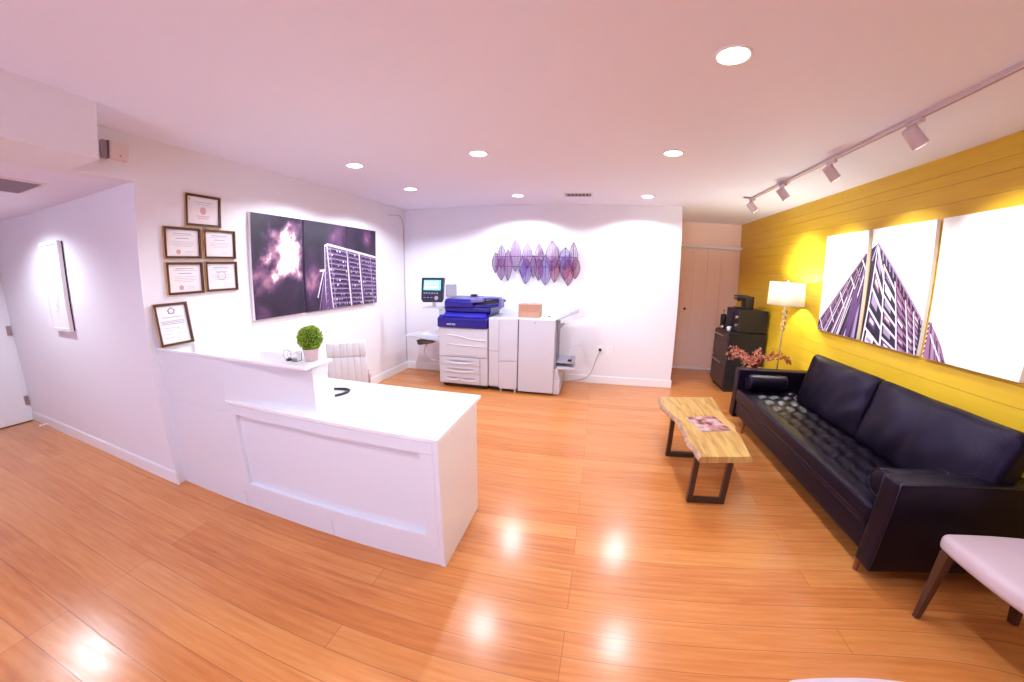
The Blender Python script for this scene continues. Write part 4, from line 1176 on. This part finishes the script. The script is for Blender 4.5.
# ================================================================== live-edge coffee table
t = thing('coffee_table', 'narrow live-edge wood slab coffee table on dark steel loop legs', 'coffee table', (.95, 2.8, 0))
lf = [(.69, 3.40), (.668, 3.26), (.678, 3.14), (.70, 3.03), (.718, 2.93), (.752, 2.83), (.758, 2.77), (.745, 2.66), (.752, 2.56), (.742, 2.44), (.758, 2.34), (.775, 2.20)]
rt = [(1.115, 2.235), (1.14, 2.38), (1.163, 2.57), (1.17, 2.68), (1.196, 2.785), (1.178, 2.93), (1.181, 3.08), (1.20, 3.28), (1.215, 3.48)]
def smooth_line(P, n):
    out = []
    for i in range(len(P) - 1):
        p0, p1, p2, p3 = P[max(0, i - 1)], P[i], P[i + 1], P[min(len(P) - 1, i + 2)]
        for k in range(n):
            t_ = k / n
            out.append(tuple(.5 * ((2 * p1[j]) + (-p0[j] + p2[j]) * t_ + (2 * p0[j] - 5 * p1[j] + 4 * p2[j] - p3[j]) * t_ ** 2 + (-p0[j] + 3 * p1[j] - 3 * p2[j] + p3[j]) * t_ ** 3) for j in range(2)))
    return out + [P[-1]]
SL, SR = smooth_line(lf, 5), smooth_line(rt, 6)
top = SL + SR
def grow(P, off, wob):
    out = []
    for k, (x, y) in enumerate(P):
        s_ = -1 if x < .95 else 1
        out.append((x + s_ * off + wob * noise.noise(Vector((x * 9, y * 14, off * 40))), y))
    return out
rings = [(top, .440), (grow(top, .012, .008), .425), (grow(top, .020, .018), .410), (grow(top, .004, .014), .395)]
mb = MB(); n = len(top)
mb.add([(p[0], p[1], .440) for p in top], [tuple(range(n))], 0)
for (P, za), (Q_, zb) in zip(rings[:-1], rings[1:]):
    mb.add([(p[0], p[1], za) for p in P] + [(p[0], p[1], zb) for p in Q_], [(k, (k + 1) % n, n + (k + 1) % n, n + k) for k in range(n)], 1, False)
mb.add([(p[0], p[1], .395) for p in rings[-1][0]], [tuple(range(n))], 1)
# square ends show sawn wood
mb.build('slab_top', ['slab_wood', 'bark_edge'], t)
bpy.data.objects['slab_top'].data.polygons
me = bpy.data.objects['slab_top'].data
for p in me.polygons:
    if abs(p.normal.y) > .7 and abs(p.normal.z) < .6: p.material_index = 0
for (y, xa, xb) in ((2.35, .772, 1.050), (3.06, .735, 1.06)):
    mb = MB(); w_ = .038
    mb.box(xa, xa + w_, y - .020, y + .020, 0, .3945).box(xb - w_, xb, y - .020, y + .020, 0, .3945).box(xa + w_, xb - w_, y - .020, y + .020, 0, w_).box(xa + w_, xb - w_, y - .020, y + .020, .375, .3945)
    mb.build('leg', 'steel_brown', t, bevel=.002)
# magazine
t = thing('magazine', 'glossy pinkish magazine with curling pages lying on the coffee table', 'magazine', (.95, 2.77, .4405))
cn = [(.815, 2.87), (1.075, 2.945), (1.130, 2.665), (.875, 2.605)]
def sheet(mb, z0, curl, ins, mi, th):
    N_ = 18; vs = []; fs = []
    for i in range(N_ + 1):
        for j in range(N_ + 1):
            u, v = ins + (1 - 2 * ins) * i / N_, ins + (1 - 2 * ins) * j / N_
            a, b = lerp(cn[0], cn[1], u), lerp(cn[3], cn[2], u); p = lerp(a, b, v)
            vs.append((p[0], p[1], z0 + curl * (max(0, .45 - u) ** 2 * 2.0 + .25 * math.sin(PI * u)) * (1 - .5 * v)))
    m_ = len(vs); vs += [(x, y, z + th) for x, y, z in vs]
    for i in range(N_):
        for j in range(N_):
            a = i * (N_ + 1) + j; q = (a, a + 1, a + N_ + 2, a + N_ + 1); fs.append(tuple(reversed(q))); fs.append(tuple(k + m_ for k in q))
    for i in range(N_):
        for (a, b) in ((i, i + 1), (N_ * (N_ + 1) + i, N_ * (N_ + 1) + i + 1), (i * (N_ + 1), (i + 1) * (N_ + 1)), (i * (N_ + 1) + N_, (i + 1) * (N_ + 1) + N_)):
            fs.append((a, b, b + m_, a + m_))
    mb.add(vs, fs, mi, False)
mb = MB(); sheet(mb, .4406, .004, .0, 0, .004); mb.build('pages', 'magazine_paper', t)
mb = MB(); sheet(mb, .4452, .022, .003, 0, .0012)
for k, f in enumerate(mb.f):      # printed picture on the cover, cell by cell
    q = mb.v[f[0]]
    v_ = noise.noise(Vector((q[0] * 16, q[1] * 16, 2.0)))
    mb.m[k] = 1 if v_ > .12 else (2 if v_ < -.22 else 0)
mb.build('cover', ['magazine_pink', 'magazine_pale', 'magazine_dark'], t)

# ================================================================== accent chairs
def make_chair():
    t = thing('accent_chair', None, 'chair', (0, 0, 0))
    def bow(u, p):
        if u.x < -.5: p.x -= .022 * (1 - u.y * u.y)
        if u.z > 0: p.z += .014 * (1 - u.x * u.x) * (1 - u.y * u.y)
        return p
    MB().rbox((.02, -.04, .425), (.45, .57, .085), .032, 4, fn=bow, res=3).build('seat', 'chair_fabric', t)
    def lean(u, p):
        p.x += .10 * (u.z + 1) / 2 + .02 * u.y * u.y * -1
        return p
    MB().rbox((.245, -.035, .69), (.075, .54, .44), .034, 4, fn=lean, res=3).build('backrest', 'chair_fabric', t)
    for (sx, sy) in ((-1, 1), (-1, -1)):
        x, y = sx * .185, (.195 if sy > 0 else -.265)
        a = [(x - .022, y - .022), (x + .022, y - .022), (x + .022, y + .022), (x - .022, y + .022)]
        xb, yb = x - .030, y - sy * .015
        b = [(xb - .013, yb - .013), (xb + .013, yb - .013), (xb + .013, yb + .013), (xb - .013, yb + .013)]
        MB().hexa([(p[0], p[1], 0) for p in b], [(p[0], p[1], .386) for p in a]).build('leg', 'chair_leg_wood', t, bevel=.004)
    for sy in (1, -1):
        x, y = .20, (.195 if sy > 0 else -.265)
        a = [(x - .020, y - .020), (x + .020, y - .020), (x + .020, y + .020), (x - .020, y + .020)]
        b = [(p[0] + .06, p[1]) for p in [(x - .012, y - .012), (x + .012, y - .012), (x + .012, y + .012), (x - .012, y + .012)]]
        MB().hexa([(p[0], p[1], 0) for p in b], [(p[0], p[1], .386) for p in a]).build('leg', 'chair_leg_wood', t, bevel=.004)
    return t
ch = make_chair()
ch.location = (1.995, 1.205, 0)
ch['label'] = 'pale pink upholstered chair with dark tapered legs at the near arm of the sofa'
c2 = copy_tree(ch); c2.location = (.985, .532, 0); c2.rotation_euler = (0, 0, math.radians(-90))
c2['label'] = 'second pale upholstered chair, only the front rim of its seat showing at the bottom edge'
for o in (ch, c2): o['group'] = 'pale upholstered chairs'

# ================================================================== floor lamp
lx, ly = 2.265, 4.30
t = thing('floor_lamp', 'lit floor lamp with a white drum shade and crystal ball stem behind the sofa', 'floor lamp', (lx, ly, 0))
MB().lathe([(.135, 0), (.135, .012), (.12, .022), (.03, .030), (.012, .05)], (lx, ly, 0), 36).build('base', 'chrome', t)
MB().cyl((lx, ly, .04), (lx, ly, 1.03), .009, n=14).build('pole', 'chrome', t)
z = 1.055
for r in (.026, .034, .030, .036, .026):
    MB().sphere((lx, ly, z), r, 14).build('crystal_ball', 'crystal', t)
    MB().cyl((lx, ly, z + r - .002), (lx, ly, z + r + .006), .012, n=12).build('collar', 'chrome', t)
    z += 2 * r + .004
MB().cyl((lx, ly, z), (lx, ly, 1.42), .008, n=12).build('socket_stem', 'chrome', t)
mb = MB(); n = 48; vs = []
for (r, zz) in ((.212, 1.335), (.200, 1.600), (.198, 1.600), (.210, 1.335)):
    vs += [(lx + r * math.cos(2 * PI * k / n), ly + r * math.sin(2 * PI * k / n), zz) for k in range(n)]
mb.add(vs, [(j * n + k, j * n + (k + 1) % n, ((j + 1) % 4) * n + (k + 1) % n, ((j + 1) % 4) * n + k) for j in range(4) for k in range(n)], 0, True)
mb.build('lamp_shade', 'lamp_shade_cloth', t)
mb = MB()
for k in range(3):
    a = 2 * PI * k / 3; mb.cyl((lx, ly, 1.60), (lx + .199 * math.cos(a), ly + .199 * math.sin(a), 1.592), .003, n=6)
mb.sphere((lx, ly, 1.622), .016, 12)
mb.build('shade_spider', 'chrome', t)
mb = MB().sphere((lx, ly, 1.455), .03, 14).build('bulb', 'track_lens', t)
l = bpy.data.lights.new('bulb_light', 'POINT'); l.energy = LAMP_W; l.shadow_soft_size = .035; l.color = (.90, 1.0, .92)
o = bpy.data.objects.new('bulb_light', l); C.objects.link(o); o.parent = t; o.location = (0, 0, 1.545)

# side table with red floral arrangement
t = thing('side_table', 'low dark side table between the sofa and the cabinet', 'side table', (2.02, 4.36, 0))
MB().box(1.90, 2.14, 4.13, 4.59, .46, .49).build('table_top', 'table_dark', t, bevel=.003)
for x in (1.92, 2.12):
    for y in (4.16, 4.56): MB().box(x - .015, x + .015, y - .015, y + .015, 0, .4595).build('leg', 'table_dark', t)
t = thing('floral_arrangement', 'spray of red and coral berry branches beyond the far arm of the sofa', 'flower arrangement', (2.0, 4.34, .4905))
MB().lathe([(.07, 0), (.085, .02), (.10, .07), (.095, .075), (.085, .03)], (2.0, 4.34, .4905), 24).build('basket', 'basket', t)
rnd = random.Random(11)
tips = [(1.60, 4.32, .74), (1.67, 4.38, .79), (1.70, 4.28, .76), (1.62, 4.25, .66), (1.78, 4.30, .70), (1.80, 4.22, .60), (1.88, 4.22, .62), (1.96, 4.30, .72), (2.02, 4.34, .78),
        (2.06, 4.26, .70), (1.92, 4.25, .66), (2.12, 4.24, .68), (1.84, 4.3, .66)]
def branch(pts, nb, flower):
    mb = MB().tube(pts, .0035, 5); mb.build('branch', 'twig_brown', t)
    mb = MB(); lv = MB(); mb.tube([Vector(q) + Vector((0, 0, .001)) for q in pts], .004, 5)
    for k in range(nb):
        f = .35 + .65 * k / nb; i = min(len(pts) - 2, int(f * (len(pts) - 1))); g_ = f * (len(pts) - 1) - i
        p = Vector(pts[i]).lerp(Vector(pts[i + 1]), g_) + Vector((rnd.uniform(-.03, .03), rnd.uniform(-.03, .03), rnd.uniform(-.025, .025)))
        if flower and rnd.random() < .7:
            for q in range(5):
                a = 2 * PI * q / 5 + rnd.random(); d = Vector((math.cos(a), -.4, math.sin(a))).normalized() * .022
                e = Vector((-math.sin(a), 0, math.cos(a))) * .010
                mb.add([p, p + d * .6 + e, p + d + Vector((0, -.006, 0)), p + d * .6 - e], [(0, 1, 2, 3)], 1)
            mb.sphere(p + Vector((0, -.004, 0)), .006, 6, 0)
        else:
            mb.sphere(p, rnd.uniform(.008, .013), 8, 0 if rnd.random() < .7 else 1)
        if rnd.random() < .3:
            d = Vector((rnd.uniform(-1, 1), rnd.uniform(-1, 1), rnd.uniform(-.3, 1))).normalized() * .04; e = d.orthogonal().normalized() * .008
            lv.add([p, p + d * .5 + e, p + d, p + d * .5 - e], [(0, 1, 2, 3)], 0)
    mb.build('berries', ['berry_red', 'petal_coral'], t)
    if lv.v: lv.build('leaves', 'leaf_olive', t)
for k, e in enumerate(tips):
    b0 = Vector((2.0, 4.34, .53)); e = Vector(e); m_ = b0.lerp(e, .5) + Vector((0, 0, .08))
    branch([b0, b0.lerp(m_, .5) + Vector((0, 0, .02)), m_, m_.lerp(e, .6) + Vector((0, 0, .02)), e], 16, k % 2 == 0)
for k in range(2):
    pts = [(2.0, 4.33, .53)] + [(2.03 + .20 * (1 - math.cos(a)), 4.30 - .02 * k, .60 + (.155 - .03 * k) * math.sin(a)) for a in [PI * q / 8 for q in range(1, 8)]]
    branch(pts, 34, False)

# ================================================================== cabinet corner
t = thing('metal_cabinet', 'black cabinet with two brownish metal drawer fronts and bar handles under the microwave', 'cabinet', (2.19, 5.41, 0))
cx0, cx1, cy0, cy1 = 1.925, 2.475, 5.13, 5.70
MB().box(cx0, cx1, cy0, cy1, .05, .862).build('body', 'black_plastic', t, bevel=.004)
MB().box(cx0 + .03, cx1 - .03, cy0 + .02, cy1 - .02, 0, .0495).build('toe_kick', 'dark_gap', t)
for (z0, z1) in ((.47, .845), (.085, .455)):
    dr = MB().box(cx0 - .022, cx0 - .0005, cy0 + .008, cy1 - .008, z0, z1).build('drawer', 'steel_front', t, bevel=.003)
    mb = MB().cyl((cx0 - .050, cy0 + .06, z1 - .045), (cx0 - .050, cy1 - .06, z1 - .045), .009, n=12)
    for y in (cy0 + .09, cy1 - .09): mb.cyl((cx0 - .050, y, z1 - .045), (cx0 - .022, y, z1 - .045), .006, n=8)
    mb.build('handle', 'chrome', dr)
t = thing('microwave', 'dark microwave oven with two silver knobs standing on the black cabinet', 'microwave', (2.26, 5.39, .8625))
mx0, mx1, my0, my1, mz0, mz1 = 2.055, 2.470, 5.14, 5.64, .876, 1.190
MB().box(mx0, mx1, my0, my1, mz0, mz1).build('body', 'black_plastic', t, bevel=.006)
for x in (mx0 + .05, mx1 - .05):
    for y in (my0 + .05, my1 - .05): MB().cyl((x, y, .8628), (x, y, .8758), .012, n=10).build('foot', 'gasket', t)
MB().box(mx0 - .014, mx0 - .0005, my0 + .135, my1 - .004, mz0 + .006, mz1 - .006).build('door', 'screen_shell', t, bevel=.003)
MB().box(mx0 - .010, mx0 - .0005, my0 + .004, my0 + .130, mz0 + .006, mz1 - .006).build('control_panel', 'black_plastic', t, bevel=.002)
for z in (mz0 + .09, mz0 + .20):
    MB().cyl((mx0 - .032, my0 + .065, z), (mx0 - .0101, my0 + .065, z), .022, .026, 18).build('knob', 'chrome', t)
MB().box(mx0 - .045, mx0 - .032, my0 + .16, my0 + .175, mz0 + .05, mz1 - .05).box(mx0 - .032, mx0 - .0145, my0 + .16, my0 + .175, mz0 + .05, mz0 + .065).box(mx0 - .032, mx0 - .0145, my0 + .16, my0 + .175, mz1 - .065, mz1 - .05).build('handle', 'black_plastic', t)
t = thing('coffee_maker', 'black pod coffee maker with a silver front band on top of the microwave', 'coffee maker', (2.19, 5.38, 1.1905))
MB().rbox((2.245, 5.38, 1.284), (.13, .19, .185), .02, 3).build('body', 'black_plastic', t)
MB().rbox((2.155, 5.38, 1.350), (.20, .17, .075), .03, 4).build('brew_head', 'black_plastic', t)
MB().rbox((2.052, 5.38, 1.353), (.012, .13, .022), .005, 2).build('silver_band', 'chrome', t)
MB().rbox((2.125, 5.38, 1.2035), (.13, .15, .022), .008, 2).build('drip_tray', 'black_plastic', t)
MB().cyl((2.115, 5.38, 1.296), (2.115, 5.38, 1.3125), .022, .028, 14).build('nozzle', 'gasket', t)
MB().rbox((2.185, 5.38, 1.392), (.09, .10, .012), .005, 2).build('lid_handle', 'chrome', t)
t = thing('french_press', 'small dark coffee press on the cabinet left of the microwave', 'coffee press', (1.975, 5.58, .8625))
c = (1.975, 5.58, .8628)
MB().lathe([(.040, 0), (.043, .01), (.043, .05), (.040, .055)], c, 20).build('base', 'chrome', t)
MB().lathe([(.042, .0555), (.044, .19), (.040, .195)], c, 20).build('beaker', 'black_plastic', t)
MB().lathe([(.046, .196), (.046, .208), (.015, .222), (.004, .224)], c, 20).build('lid', 'black_plastic', t)
MB().cyl((c[0], c[1], c[2] + .224), (c[0], c[1], c[2] + .262), .003, n=8).sphere((c[0], c[1], c[2] + .270), .012, 10).build('plunger', 'black_plastic', t)
MB().tube([(c[0] - .02, c[1] - .044, c[2] + .17), (c[0] - .03, c[1] - .085, c[2] + .16), (c[0] - .03, c[1] - .085, c[2] + .08), (c[0] - .02, c[1] - .044, c[2] + .07)], .007, 8).build('handle', 'black_plastic', t)
t = thing('white_cup', 'tiny white cup beside the coffee press on the cabinet edge', 'cup', (1.965, 5.33, .8625))
MB().lathe([(.022, 0), (.028, .02), (.034, .065), (.032, .065), (.026, .02), (.018, .006)], (1.985, 5.33, .8628), 20).build('bowl', 'outlet_white', t)
